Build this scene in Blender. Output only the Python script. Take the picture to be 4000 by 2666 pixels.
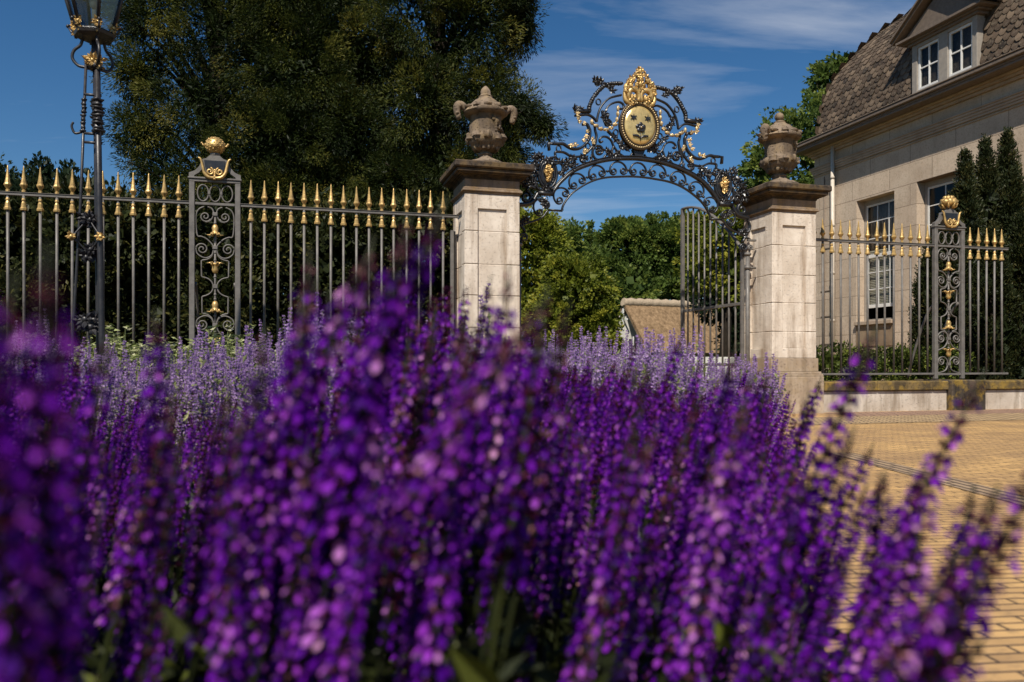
import bpy, math, random
import numpy as np
from mathutils import Vector, Matrix
R = math.radians
random.seed(7); RNG = np.random.default_rng(7)
scene = bpy.context.scene
for o in list(bpy.data.objects): bpy.data.objects.remove(o)

# ------------------------------------------------------------------ camera
cam_d = bpy.data.cameras.new('camera'); cam = bpy.data.objects.new('camera', cam_d)
scene.collection.objects.link(cam); scene.camera = cam
cam.location = (0, 0, 0.62); cam.rotation_euler = (R(90), 0, 0)
cam_d.lens = 28; cam_d.sensor_width = 36; cam_d.shift_y = 0.023
cam_d.clip_start = 0.02; cam_d.clip_end = 2000
cam_d.dof.use_dof = True; cam_d.dof.focus_distance = 9.0; cam_d.dof.aperture_fstop = 3.3
cam_d.dof.aperture_blades = 9

# ------------------------------------------------------------------ sky, sun, exposure
SUN_DIR = Vector((-0.279*0.643, -0.962*0.643, 0.766)).normalized()
w = bpy.data.worlds.new('World'); scene.world = w; w.use_nodes = True
nt = w.node_tree; nt.nodes.clear()
wo = nt.nodes.new('ShaderNodeOutputWorld'); bg = nt.nodes.new('ShaderNodeBackground')
sky = nt.nodes.new('ShaderNodeTexSky'); sky.sky_type = 'NISHITA'; sky.sun_disc = False
sky.sun_elevation = math.asin(SUN_DIR.z); sky.sun_rotation = math.atan2(SUN_DIR.x, SUN_DIR.y)
sky.altitude = 300; sky.air_density = 1.0; sky.dust_density = 0.0; sky.ozone_density = 4.0
bg.inputs['Strength'].default_value = 0.062
tc = nt.nodes.new('ShaderNodeTexCoord'); sx = nt.nodes.new('ShaderNodeSeparateXYZ')
nt.links.new(tc.outputs['Generated'], sx.inputs[0])
def wm(op, a, b):
    n = nt.nodes.new('ShaderNodeMath'); n.operation = op
    for i, q in enumerate((a, b)):
        if isinstance(q, (int, float)): n.inputs[i].default_value = q
        else: nt.links.new(q, n.inputs[i])
    return n.outputs[0]
zz = wm('ADD', wm('MAXIMUM', sx.outputs[2], 0.0), 0.12)
cx = wm('DIVIDE', sx.outputs[0], zz); cy = wm('DIVIDE', sx.outputs[1], zz)
cb = nt.nodes.new('ShaderNodeCombineXYZ'); nt.links.new(cx, cb.inputs[0]); nt.links.new(cy, cb.inputs[1])
mp = nt.nodes.new('ShaderNodeMapping'); nt.links.new(cb.outputs[0], mp.inputs[0])
mp.inputs['Rotation'].default_value = (0, 0, R(-38)); mp.inputs['Scale'].default_value = (0.42, 1.5, 1); mp.inputs['Location'].default_value = (2.3, 0.8, 0)
n1 = nt.nodes.new('ShaderNodeTexNoise'); n1.inputs['Scale'].default_value = 1.1; n1.inputs['Detail'].default_value = 9; n1.inputs['Roughness'].default_value = 0.58
n1.inputs['Distortion'].default_value = 0.5
nt.links.new(mp.outputs[0], n1.inputs['Vector'])
cr = nt.nodes.new('ShaderNodeMapRange'); cr.inputs[1].default_value = 0.52; cr.inputs[2].default_value = 0.86
cr.inputs[3].default_value = 0.0; cr.inputs[4].default_value = 0.8
nt.links.new(n1.outputs['Fac'], cr.inputs[0])
mxw = nt.nodes.new('ShaderNodeMix'); mxw.data_type = 'RGBA'
hs = nt.nodes.new('ShaderNodeHueSaturation'); hs.inputs['Saturation'].default_value = 1.25; nt.links.new(sky.outputs[0], hs.inputs['Color'])
nt.links.new(cr.outputs[0], mxw.inputs[0]); nt.links.new(hs.outputs[0], mxw.inputs[6]); mxw.inputs[7].default_value = (8.6, 9.0, 9.8, 1)
nt.links.new(mxw.outputs[2], bg.inputs['Color']); nt.links.new(bg.outputs[0], wo.inputs['Surface'])

sd = bpy.data.lights.new('sun', 'SUN'); sun = bpy.data.objects.new('sun', sd); scene.collection.objects.link(sun)
sd.energy = 4.6; sd.angle = R(0.53); sd.color = (1.0, 0.93, 0.82)
sun.rotation_euler = (-SUN_DIR).to_track_quat('-Z', 'Y').to_euler(); sun.location = (0, 0, 30)
vs = scene.view_settings
scene.display_settings.display_device = 'sRGB'; vs.view_transform = 'Standard'; vs.look = 'None'; vs.gamma = 1.0; vs.exposure = 0.38
vs.use_curve_mapping = False
scene.render.engine = 'CYCLES'; cy_ = scene.cycles
cy_.use_denoising = True; cy_.max_bounces = 6; cy_.diffuse_bounces = 2; cy_.glossy_bounces = 3; cy_.transmission_bounces = 4; cy_.transparent_max_bounces = 8
cy_.caustics_reflective = False; cy_.caustics_refractive = False

# ------------------------------------------------------------------ helpers
A_GATE = R(15.8); CA, SA = math.cos(A_GATE), math.sin(A_GATE); OX, OY = -0.535, 9.0
def G(u, v, z=0.0):                      # gate frame -> world
    return (OX + CA*u - SA*v, OY + SA*u + CA*v, z)

class MB:
    def __init__(s): s.V = []; s.F = []; s.n = 0
    def add(s, v, f, m=0, smooth=False, tint=None):
        v = np.asarray(v, dtype=np.float64).reshape(-1, 3); f = np.asarray(f, dtype=np.int64)
        if len(f) == 0: return
        s.V.append(v); s.F.append((f + s.n, m, smooth, tint)); s.n += len(v)
    def box(s, x0, x1, y0, y1, z0, z1, c=0.0, m=0):
        if c <= 0:
            v = [(x, y, z) for x in (x0, x1) for y in (y0, y1) for z in (z0, z1)]
            s.add(v, [(0,1,3,2),(4,6,7,5),(0,4,5,1),(2,3,7,6),(0,2,6,4),(1,5,7,3)], m); return
        v = []; idx = {}
        for i, x in enumerate((x0, x1)):
            for j, y in enumerate((y0, y1)):
                for k, z in enumerate((z0, z1)):
                    dx = c if i == 0 else -c; dy = c if j == 0 else -c; dz = c if k == 0 else -c
                    idx[(i,j,k)] = len(v)
                    v += [(x, y+dy, z+dz), (x+dx, y, z+dz), (x+dx, y+dy, z)]
        I = lambda i,j,k,a: idx[(i,j,k)] + a
        q = []; t = []
        for i in (0,1): q.append([I(i,0,0,0), I(i,1,0,0), I(i,1,1,0), I(i,0,1,0)])
        for j in (0,1): q.append([I(0,j,0,1), I(1,j,0,1), I(1,j,1,1), I(0,j,1,1)])
        for k in (0,1): q.append([I(0,0,k,2), I(1,0,k,2), I(1,1,k,2), I(0,1,k,2)])
        for j in (0,1):
            for k in (0,1): q.append([I(0,j,k,1), I(1,j,k,1), I(1,j,k,2), I(0,j,k,2)])
        for i in (0,1):
            for k in (0,1): q.append([I(i,0,k,0), I(i,1,k,0), I(i,1,k,2), I(i,0,k,2)])
        for i in (0,1):
            for j in (0,1): q.append([I(i,j,0,0), I(i,j,1,0), I(i,j,1,1), I(i,j,0,1)])
        for i in (0,1):
            for j in (0,1):
                for k in (0,1): t.append([I(i,j,k,0), I(i,j,k,1), I(i,j,k,2)])
        ctr = np.array([(x0+x1)/2, (y0+y1)/2, (z0+z1)/2]); V = np.array(v)
        def fix(fl):
            o = []
            for f in fl:
                p = V[f]; nn = np.cross(p[1]-p[0], p[2]-p[0])
                o.append(f if np.dot(nn, p.mean(0)-ctr) > 0 else f[::-1])
            return o
        s.add(v, fix(q), m); s.add(v, fix(t), m)
    def tube(s, pts, r, n=6, m=0, smooth=True, closed=False, flat=None, cap=True):
        P = np.asarray(pts, float); k = len(P)
        rr = np.full(k, r) if np.isscalar(r) else np.interp(np.linspace(0,1,k), np.linspace(0,1,len(r)), r)
        T = np.gradient(P, axis=0)
        if closed: T = np.roll(P,-1,0) - np.roll(P,1,0)
        T /= np.linalg.norm(T, axis=1)[:,None] + 1e-12
        up = np.array([0,1.0,0]) if flat is not None else (np.array([0,0,1.0]) if abs(T[0,2]) < .9 else np.array([1.0,0,0]))
        vs_ = []; a = np.arange(n)*2*np.pi/n + (np.pi/4 if n == 4 else 0)
        N = up - T[0]*np.dot(up, T[0]); N /= np.linalg.norm(N)+1e-12
        for i in range(k):
            if flat is not None: N = up - T[i]*np.dot(up, T[i])
            else: N = N - T[i]*np.dot(N, T[i])
            N /= np.linalg.norm(N)+1e-12; B = np.cross(T[i], N)
            fn = flat if flat is not None else 1.0
            vs_.append(P[i] + rr[i]*(np.outer(np.cos(a), N)*fn + np.outer(np.sin(a), B)))
        V = np.concatenate(vs_); f = []
        for i in range(k if closed else k-1):
            i2 = (i+1) % k
            for j in range(n):
                j2 = (j+1) % n; f.append((i*n+j, i*n+j2, i2*n+j2, i2*n+j))
        s.add(V, f, m, smooth)
        if cap and not closed:
            t = []
            for j in range(1, n-1): t.append((0, j+1, j)); t.append(((k-1)*n, (k-1)*n+j, (k-1)*n+j+1))
            s.F.append((np.array(t) + s.n - len(V), m, False, None))
    def lathe(s, prof, n=24, c=(0,0,0), m=0, smooth=True, warp=None, sx=1.0, sy=1.0):
        a = np.arange(n)*2*np.pi/n; V = []
        for r, z in prof:
            V.append(np.stack([c[0]+sx*r*np.cos(a), c[1]+sy*r*np.sin(a), np.full(n, c[2]+z)], 1))
        V = np.concatenate(V)
        if warp is not None: V = warp(V)
        f = []
        for i in range(len(prof)-1):
            for j in range(n):
                j2 = (j+1) % n; f.append((i*n+j, i*n+j2, (i+1)*n+j2, (i+1)*n+j))
        s.add(V, f, m, smooth)
        t = [(0, j+1, j) for j in range(1, n-1)] + [((len(prof)-1)*n, (len(prof)-1)*n+j, (len(prof)-1)*n+j+1) for j in range(1, n-1)]
        s.F.append((np.array(t) + s.n - len(V), m, False, None))
    def blob(s, c, r, m=0, seed=0, amp=0.15, n=8, fr=3.0):
        r = np.array((r,r,r) if np.isscalar(r) else r, float); rows = []
        for i in range(n+1):
            th = np.pi*i/n
            for j in range(2*n):
                ph = np.pi*j/n; d = np.array([np.sin(th)*np.cos(ph), np.sin(th)*np.sin(ph), np.cos(th)])
                k = 1 + amp*(math.sin(fr*d[0]*2.1+seed)+math.sin(fr*d[1]*2.7+seed*1.7)+math.sin(fr*d[2]*2.3+seed*2.3))/1.7
                rows.append(d*k)
        V = np.array(rows)*r + np.array(c); f = []
        for i in range(n):
            for j in range(2*n):
                j2 = (j+1) % (2*n); f.append((i*2*n+j, (i+1)*2*n+j, (i+1)*2*n+j2, i*2*n+j2))
        s.add(V, f, m, True)
    def leafy(s, c, size, n=7, m=0, rnd=None, flat=1.0):   # curled wrought leaves round a bud
        rnd = rnd or random
        s.blob(c, size*0.32, m, rnd.random()*9, .2, 4)
        for i in range(n):
            a = 2*math.pi*i/n + rnd.uniform(-.3,.3); l = size*rnd.uniform(.7,1.15)
            d = np.array([math.cos(a), flat*rnd.uniform(-.75,.25), math.sin(a)]); p = np.array([-math.sin(a), 0, math.cos(a)])
            o = np.array([0,-1,0.0]); c0 = np.array(c)
            V = [c0, c0+d*l*.5+p*l*.26, c0+d*l*.5-p*l*.26, c0+d*l*.5+o*l*.18, c0+d*l*.9+o*l*.1, c0+d*l*.82+o*l*.34]
            s.add(V, [(0,1,3),(0,3,2),(1,4,3),(3,4,2),(3,4,5),(0,2,1),(1,2,4)], m, False)
    def poly(s, pts, y0, y1, m=0):        # outline in (x,z) extruded in y (convex or fan-able)
        P = np.asarray(pts, float); k = len(P); c = P.mean(0)
        V = [(p[0], y0, p[1]) for p in P] + [(p[0], y1, p[1]) for p in P] + [(c[0], y0, c[1]), (c[0], y1, c[1])]
        s.add(V, [(i, (i+1)%k, k+(i+1)%k, k+i) for i in range(k)], m)
        s.add(V, [(2*k, (i+1)%k, i) for i in range(k)] + [(2*k+1, k+i, k+(i+1)%k) for i in range(k)], m)
    def mesh(s, name, mats, sharp=None):
        V = np.concatenate(s.V); me = bpy.data.meshes.new(name)
        li = np.concatenate([f.reshape(-1) for f,_,_,_ in s.F]); k = np.concatenate([np.full(len(f), f.shape[1]) for f,_,_,_ in s.F])
        me.vertices.add(len(V)); me.vertices.foreach_set('co', V.astype(np.float32).ravel())
        me.loops.add(len(li)); me.loops.foreach_set('vertex_index', li.astype(np.int32))
        me.polygons.add(len(k)); st = np.concatenate([[0], np.cumsum(k)[:-1]]); me.polygons.foreach_set('loop_start', st.astype(np.int32))
        for q in mats: me.materials.append(q)
        me.polygons.foreach_set('material_index', np.concatenate([np.full(len(f), m) for f,m,_,_ in s.F]).astype(np.int32))
        me.polygons.foreach_set('use_smooth', np.concatenate([np.full(len(f), sm) for f,_,sm,_ in s.F]))
        if any(t is not None for _,_,_,t in s.F):
            at = me.attributes.new('tint', 'FLOAT', 'FACE')
            at.data.foreach_set('value', np.concatenate([np.full(len(f), .5) if t is None else np.broadcast_to(np.asarray(t, float), (len(f),)) for f,_,_,t in s.F]).astype(np.float32))
        me.update(calc_edges=True); me.validate()
        if sharp: me.set_sharp_from_angle(angle=R(sharp))
        return me
    def build(s, name, mats, parent=None, sharp=None):
        if not isinstance(mats, (list, tuple)): mats = [mats]
        o = bpy.data.objects.new(name, s.mesh(name, mats, sharp)); scene.collection.objects.link(o)
        if parent is not None: o.parent = parent
        return o

def tag(o, label=None, cat=None, group=None, kind=None):
    if label: o['label'] = label
    if cat: o['category'] = cat
    if group: o['group'] = group
    if kind: o['kind'] = kind
    return o
def thing(name, label, cat, loc=(0,0,0), rz=0.0, group=None):
    o = bpy.data.objects.new(name, None); scene.collection.objects.link(o); o.empty_display_size = .1
    o.location = loc; o.rotation_euler = (0,0,rz); return tag(o, label, cat, group)
def gthing(name, label, cat, u, v, z=0.0, group=None): return thing(name, label, cat, G(u,v,z), A_GATE, group)
def children(o): return [c for c in bpy.data.objects if c.parent == o]
def copy_tree(o, parent=None):
    c = o.copy(); scene.collection.objects.link(c)
    if parent is not None: c.parent = parent
    for ch in children(o): copy_tree(ch, c)
    return c
def cat_rom(P, k=6, closed=False):
    P = [np.asarray(p, float) for p in P]; n = len(P); out = []
    for i in range(n if closed else n-1):
        g = (lambda j: P[j % n]) if closed else (lambda j: P[min(max(j,0),n-1)])
        p0,p1,p2,p3 = g(i-1),g(i),g(i+1),g(i+2)
        for t in np.arange(k)/k:
            out.append(.5*((2*p1)+(-p0+p2)*t+(2*p0-5*p1+4*p2-p3)*t*t+(-p0+3*p1-3*p2+p3)*t**3))
    if not closed: out.append(P[-1])
    return out
def xz(P, y=0.0): return [(p[0], y, p[1]) for p in P]
def spiral(c, r0, r1, a0, turns, n=22):
    return [(c[0]+(r0+(r1-r0)*t)*math.cos(a0+turns*2*math.pi*t), c[1]+(r0+(r1-r0)*t)*math.sin(a0+turns*2*math.pi*t)) for t in np.linspace(0,1,n)]

# ------------------------------------------------------------------ materials
class NT:
    def __init__(s, name):
        s.m = bpy.data.materials.new(name); s.m.use_nodes = True; s.t = s.m.node_tree; s.t.nodes.clear()
        s.out = s.t.nodes.new('ShaderNodeOutputMaterial'); s.co = s.t.nodes.new('ShaderNodeTexCoord').outputs['Object']
    def put(s, i, x):
        if isinstance(x, bpy.types.NodeSocket): s.t.links.new(x, i)
        elif isinstance(x, (tuple, list)) and len(x) == 3 and i.type == 'RGBA': i.default_value = (*x, 1)
        else: i.default_value = x
    def node(s, ty, ins={}, **kw):
        n = s.t.nodes.new(ty)
        for k, x in kw.items(): setattr(n, k, x)
        for k, x in ins.items(): s.put(n.inputs[k], x)
        return n
    def map(s, scale=(1,1,1), rot=(0,0,0), loc=(0,0,0), vec=None):
        return s.node('ShaderNodeMapping', {'Vector': vec or s.co, 'Scale': scale, 'Rotation': rot, 'Location': loc}).outputs[0]
    def noise(s, sc, det=4, rough=.55, vec=None, dist=0.0):
        return s.node('ShaderNodeTexNoise', {'Vector': vec or s.co, 'Scale': sc, 'Detail': det, 'Roughness': rough, 'Distortion': dist}).outputs['Fac']
    def ramp(s, fac, stops):
        n = s.node('ShaderNodeValToRGB', {0: fac}); e = n.color_ramp.elements
        while len(e) < len(stops): e.new(.5)
        for i, (p, c) in enumerate(stops):
            e[i].position = p; e[i].color = (*c, 1) if not isinstance(c, (int, float)) else (c, c, c, 1)
        return n.outputs[0]
    def mix(s, f, a, b, bt='MIX'):
        n = s.node('ShaderNodeMix', data_type='RGBA', blend_type=bt); s.put(n.inputs[0], f); s.put(n.inputs[6], a); s.put(n.inputs[7], b); return n.outputs[2]
    def math(s, op, a, b=0.0):
        n = s.node('ShaderNodeMath', operation=op); s.put(n.inputs[0], a); s.put(n.inputs[1], b); return n.outputs[0]
    def bump(s, h, st=.3, d=.01, nrm=None):
        i = {'Height': h, 'Strength': st, 'Distance': d}
        if nrm is not None: i['Normal'] = nrm
        return s.node('ShaderNodeBump', i).outputs[0]
    def attr(s, name='tint'): return s.node('ShaderNodeAttribute', attribute_name=name).outputs['Fac']
    def pbr(s, col, rough=.6, metal=0.0, nrm=None, spec=.5):
        i = {'Base Color': col, 'Roughness': rough, 'Metallic': metal, 'Specular IOR Level': spec}
        if nrm is not None: i['Normal'] = nrm
        s.t.links.new(s.node('ShaderNodeBsdfPrincipled', i).outputs[0], s.out.inputs[0]); return s.m
    def leaf(s, col, trans=.3, gloss=.04, tcol=None):
        d = s.node('ShaderNodeBsdfDiffuse', {'Color': col}).outputs[0]; t = s.node('ShaderNodeBsdfTranslucent', {'Color': tcol or col}).outputs[0]
        m1 = s.node('ShaderNodeMixShader', {0: trans, 1: d, 2: t}).outputs[0]
        g = s.node('ShaderNodeBsdfGlossy', {'Color': (.9,.9,.9), 'Roughness': .5}).outputs[0]
        s.t.links.new(s.node('ShaderNodeMixShader', {0: gloss, 1: m1, 2: g}).outputs[0], s.out.inputs[0]); return s.m

def stone(name, lo, hi, stain, pit=.5, streak=.5, bump=.5, stain_amt=(.5,.72), moss=None):
    n = NT(name); base = n.ramp(n.noise(2.5, 6), [(.35, lo), (.65, hi)])
    fine = n.noise(38, 5, .7); sp = n.ramp(fine, [(.33, 1.0), (.43, 0.0)])
    c = n.mix(n.math('MULTIPLY', sp, pit), base, tuple(x*.42 for x in lo))
    vs_ = n.noise(1.0, 5, .6, n.map((7,7,.9))); st = n.ramp(vs_, [(stain_amt[0], 0.0), (stain_amt[1], 1.0)])
    c = n.mix(n.math('MULTIPLY', st, streak), c, stain)
    if moss is not None:
        mm = n.ramp(n.noise(6.5, 6, .65), [(.48, 0.0), (.62, 1.0)]); c = n.mix(n.math('MULTIPLY', mm, moss[1]), c, moss[0])
    h = n.math('SUBTRACT', n.math('MULTIPLY', n.noise(9, 6), 1.0), n.math('MULTIPLY', sp, .55))
    return n.pbr(c, .88, 0, n.bump(h, bump, .012), .25)
M = {}
M['limestone'] = stone('limestone', (.55,.46,.37), (.75,.66,.56), (.24,.165,.105), .4, .75, .55, (.48,.69))
M['capstone'] = stone('weathered capstone', (.048,.036,.027), (.115,.085,.062), (.018,.014,.012), .6, .7, .8, (.42,.62), ((.24,.15,.05), .35))
M['frieze'] = stone('brown frieze stone', (.24,.17,.115), (.36,.27,.19), (.10,.07,.05), .5, .6, .5, (.45,.65), ((.33,.2,.06), .4))
M['urnstone'] = stone('urn stone', (.125,.092,.064), (.28,.21,.15), (.045,.034,.025), .7, .5, 1.0, (.47,.70), ((.30,.20,.07), .25))
M['plinthstone'] = stone('plinth stone', (.33,.25,.18), (.48,.38,.28), (.15,.105,.06), .5, .5, .6, (.46,.68), ((.30,.20,.07), .25))
M['render'] = stone('white render', (.42,.35,.28), (.58,.51,.43), (.20,.15,.10), .4, .75, .5, (.46,.66))
M['coping'] = stone('mossy coping', (.09,.065,.03), (.22,.15,.06), (.03,.024,.018), .6, .7, .7, (.42,.6), ((.33,.21,.035), .6))
M['pedestal'] = stone('mossy pedestal', (.06,.047,.035), (.15,.115,.08), (.02,.017,.014), .6, .8, .7, (.4,.56), ((.30,.19,.03), .65))
def metal(name, col, rough, met=0.0, spec=.5, var=.35, bs=.12, rust=None):
    n = NT(name); c = n.mix(n.ramp(n.noise(14, 5, .6), [(.35, 0.0), (.7, 1.0)]), tuple(x*(1-var) for x in col), col)
    if rust: c = n.mix(n.ramp(n.noise(30, 4, .7), [(.6, 0.0), (.72, .7)]), c, rust)
    return n.pbr(c, n.ramp(n.noise(22, 3), [(.3, rough*.8), (.7, min(1, rough*1.3))]), met, n.bump(n.noise(60, 3), bs, .004), spec)
M['grey_iron'] = metal('grey painted iron', (.165,.15,.135), .5, 0, .5, .35, .12, (.10,.06,.035))
M['black_iron'] = metal('black painted iron', (.018,.018,.021), .33, 0, .6, .3, .25)
M['lamp_iron'] = metal('dark grey lamp iron', (.026,.024,.026), .40, 0, .5)
M['gold'] = metal('gilding', (.72,.47,.17), .42, .5, .6, .5, .3, (.28,.15,.04))
M['pale_gold'] = metal('pale worn gilding', (.74,.55,.28), .4, .35, .6, .5, .3, (.30,.17,.05))
M['shield_gold'] = metal('shield gold', (.86,.62,.25), .27, .5, .6, .35, .2)
M['white_paint'] = metal('white window paint', (.72,.70,.66), .45, 0, .5, .12)
M['cream_paint'] = metal('cream pipe paint', (.60,.53,.44), .5, 0, .4, .15)
M['grey_paint'] = metal('grey woodwork paint', (.33,.29,.245), .55, 0, .4, .2)
M['brown_paint'] = metal('brown eave paint', (.19,.145,.11), .55, 0, .4, .3)
n = NT('window glass'); fr = n.node('ShaderNodeFresnel', {'IOR': 1.5}).outputs[0]
gl = n.node('ShaderNodeBsdfGlossy', {'Roughness': .03, 'Color': (1,1,1)}).outputs[0]; tr = n.node('ShaderNodeBsdfTransparent', {'Color': (.86,.9,.9)}).outputs[0]
n.t.links.new(n.node('ShaderNodeMixShader', {0: n.math('MINIMUM', n.math('MULTIPLY', fr, .55), 1.0), 1: tr, 2: gl}).outputs[0], n.out.inputs[0]); M['glass'] = n.m
n = NT('dusty lantern glass'); fr = n.node('ShaderNodeFresnel', {'IOR': 1.5}).outputs[0]
gl = n.node('ShaderNodeBsdfGlossy', {'Roughness': .12, 'Color': (.9,.95,1)}).outputs[0]; tr = n.node('ShaderNodeBsdfTransparent', {'Color': (.62,.72,.78)}).outputs[0]
n.t.links.new(n.node('ShaderNodeMixShader', {0: n.math('ADD', n.math('MULTIPLY', fr, .8), .05), 1: tr, 2: gl}).outputs[0], n.out.inputs[0]); M['lantern_glass'] = n.m
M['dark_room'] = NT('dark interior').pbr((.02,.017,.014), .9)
M['blind'] = metal('slatted blind', (.72,.62,.47), .6, 0, .3, .15)
M['curtain'] = metal('brown curtain', (.30,.22,.16), .8, 0, .2, .3)
# house ashlar
n = NT('house ashlar'); sp = n.node('ShaderNodeSeparateXYZ', {0: n.co}); uv = n.node('ShaderNodeCombineXYZ', {0: sp.outputs[1], 1: sp.outputs[2]}).outputs[0]
br = n.node('ShaderNodeTexBrick', {'Vector': uv, 'Color1': (1,1,1), 'Color2': (.80,.80,.80), 'Mortar': (0,0,0), 'Scale': 1.0, 'Mortar Size': .006, 'Mortar Smooth': .2, 'Brick Width': 1.15, 'Row Height': .43}, offset=.5)
b = n.ramp(n.noise(1.6, 6), [(.3, (.47,.365,.27)), (.7, (.60,.485,.37))]); b = n.mix(n.ramp(n.noise(30, 5, .7), [(.38, .35), (.5, 0.0)]), b, (.24,.175,.115))
b = n.mix(n.math('MULTIPLY', n.ramp(n.noise(1, 5, .6, n.map((5,5,.7))), [(.5, 0.0), (.75, 1.0)]), .3), b, (.23,.165,.11))
b = n.mix(.55, b, br.outputs['Color'], 'MULTIPLY')
b = n.mix(br.outputs['Fac'], b, (.19,.14,.1)); M['ashlar'] = n.pbr(b, .9, 0, n.bump(n.math('SUBTRACT', n.noise(14, 5), n.math('MULTIPLY', br.outputs['Fac'], 1.5)), .35, .01), .2)
M['cornice'] = stone('cornice stone', (.34,.26,.19), (.45,.355,.265), (.19,.14,.10), .25, .35, .3)
M['apron'] = stone('brown apron stone', (.20,.14,.09), (.30,.22,.145), (.12,.085,.055), .3, .4, .3)
# roof tiles: tint per tile
n = NT('roof shingle'); t = n.attr(); c = n.ramp(t, [(0, (.026,.017,.011)), (.5, (.080,.053,.034)), (1, (.18,.128,.085))])
c = n.mix(n.ramp(n.noise(20, 5, .65), [(.5, 0.0), (.7, .5)]), c, (.22,.185,.13)); M['shingle'] = n.pbr(c, .75, 0, n.bump(n.noise(60, 4), .4, .005), .4)
n = NT('thatch'); c = n.ramp(n.noise(1.5, 8, .85, n.map((2.4,2.4,1.2))), [(.38, (.12,.075,.04)), (.62, (.36,.24,.135))])
M['thatch'] = n.pbr(c, .95, 0, n.bump(n.noise(8, 6, .8, n.map((6,6,1.5))), .8, .06), .1)
n = NT('thatch ridge'); c = n.ramp(n.noise(4, 6, .8, n.map((8,8,8))), [(.3, (.24,.18,.12)), (.7, (.50,.40,.29))]); M['thatch_ridge'] = n.pbr(c, .95, 0, n.bump(n.noise(9, 5), .8, .05), .1)
M['whitewash'] = stone('whitewash', (.52,.50,.46), (.68,.66,.61), (.36,.34,.30), .2, .4, .3)
# ground
n = NT('soil'); M['soil'] = n.pbr(n.ramp(n.noise(9, 7, .7), [(.3, (.012,.009,.007)), (.7, (.045,.033,.022))]), .95, 0, n.bump(n.noise(25, 6), .9, .03), .1)
n = NT('grass'); M['grass'] = n.pbr(n.ramp(n.noise(5, 8, .7), [(.3, (.02,.035,.01)), (.7, (.06,.085,.025))]), .95, 0, n.bump(n.noise(70, 4), .9, .03), .1)
n = NT('clinker paving'); vec = n.map(rot=(0,0,R(-6)))
br = n.node('ShaderNodeTexBrick', {'Vector': vec, 'Color1': (.66,.405,.16), 'Color2': (.42,.255,.105), 'Mortar': (.09,.06,.04), 'Scale': 1.0, 'Mortar Size': .0045, 'Mortar Smooth': .3, 'Bias': -.1, 'Brick Width': .17, 'Row Height': .047}, offset=.5)
var = n.noise(1.4, 5); c = n.mix(n.ramp(var, [(.38, 0.0), (.66, .7)]), br.outputs['Color'], (.31,.19,.10), 'MIX')
c = n.mix(n.ramp(n.noise(26, 4, .6), [(.52, 0.0), (.72, .6)]), c, (.20,.13,.075)); c = n.mix(br.outputs['Fac'], c, (.075,.05,.035))
wn = n.noise(18, 3)
M['clinker'] = n.pbr(c, n.ramp(wn, [(.3, .45), (.7, .8)]), 0, n.bump(n.math('SUBTRACT', n.math('MULTIPLY', wn, .5), br.outputs['Fac']), .8, .006), .35)
def setts(name, c1, c2, bw, rh, rot):
    n = NT(name); br = n.node('ShaderNodeTexBrick', {'Vector': n.map(rot=(0,0,rot)), 'Color1': c1, 'Color2': c2, 'Mortar': (.07,.05,.035), 'Scale': 1.0, 'Mortar Size': .011, 'Mortar Smooth': .4, 'Brick Width': bw, 'Row Height': rh}, offset=.5)
    c = n.mix(n.ramp(n.noise(5, 5), [(.4, 0.0), (.7, .4)]), br.outputs['Color'], tuple(x*.6 for x in c2)); wn = n.noise(30, 3)
    return n.pbr(c, .75, 0, n.bump(n.math('SUBTRACT', n.math('MULTIPLY', wn, .5), br.outputs['Fac']), .9, .01), .3)
M['pink_setts'] = setts('pink brick band', (.42,.26,.18), (.34,.205,.14), .2, .06, A_GATE)
M['sett_band'] = setts('small cobble band', (.50,.35,.19), (.38,.26,.14), .11, .10, A_GATE)
M['grey_band'] = setts('grey brick strip', (.40,.275,.165), (.32,.225,.145), .2, .055, R(88))
# plants
def leafmat(name, stops, trans=.3, gloss=.012):
    n = NT(name); t = n.attr(); return n.leaf(n.ramp(t, stops), trans, gloss)
M['conifer'] = leafmat('conifer spray', [(0, (.006,.012,.003)), (.4, (.023,.035,.008)), (.74, (.085,.095,.016)), (1, (.17,.15,.03))], .25)
M['hedge'] = leafmat('dark hedge leaf', [(0, (.010,.016,.005)), (.55, (.032,.038,.010)), (1, (.085,.075,.018))], .2)
M['yew'] = leafmat('yew leaf', [(0, (.009,.015,.005)), (.6, (.026,.034,.010)), (1, (.075,.068,.02))], .15, .015)
M['box'] = leafmat('box leaf', [(0, (.05,.07,.015)), (.6, (.15,.19,.035)), (1, (.26,.29,.05))], .35)
M['broad'] = leafmat('broad leaf', [(0, (.04,.07,.016)), (.55, (.12,.175,.036)), (1, (.24,.27,.05))], .42)
M['yellow_leaf'] = leafmat('yellow green leaf', [(0, (.07,.10,.012)), (.55, (.22,.245,.028)), (1, (.38,.35,.045))], .45)
M['far_leaf'] = leafmat('dark far leaf', [(0, (.010,.02,.010)), (.6, (.024,.04,.018)), (1, (.05,.065,.025))], .25)
M['silver_leaf'] = leafmat('pale silver leaf', [(0, (.14,.17,.05)), (.6, (.30,.34,.13)), (1, (.62,.60,.38))], .3)
n = NT('bark'); M['bark'] = n.pbr(n.ramp(n.noise(9, 6, .7, n.map((3,3,.6))), [(.3, (.009,.007,.005)), (.7, (.032,.024,.017))]), .9, 0, n.bump(n.noise(20, 5, .6, n.map((3,3,.5))), .8, .03), .15)
def petal(name, stops, tr, gl=.02):
    n = NT(name); t = n.attr(); rnd = n.node('ShaderNodeObjectInfo').outputs['Random']
    f = n.math('ADD', n.math('MULTIPLY', t, .68), n.math('MULTIPLY', rnd, .32)); return n.leaf(n.ramp(f, stops), tr, gl)
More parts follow.
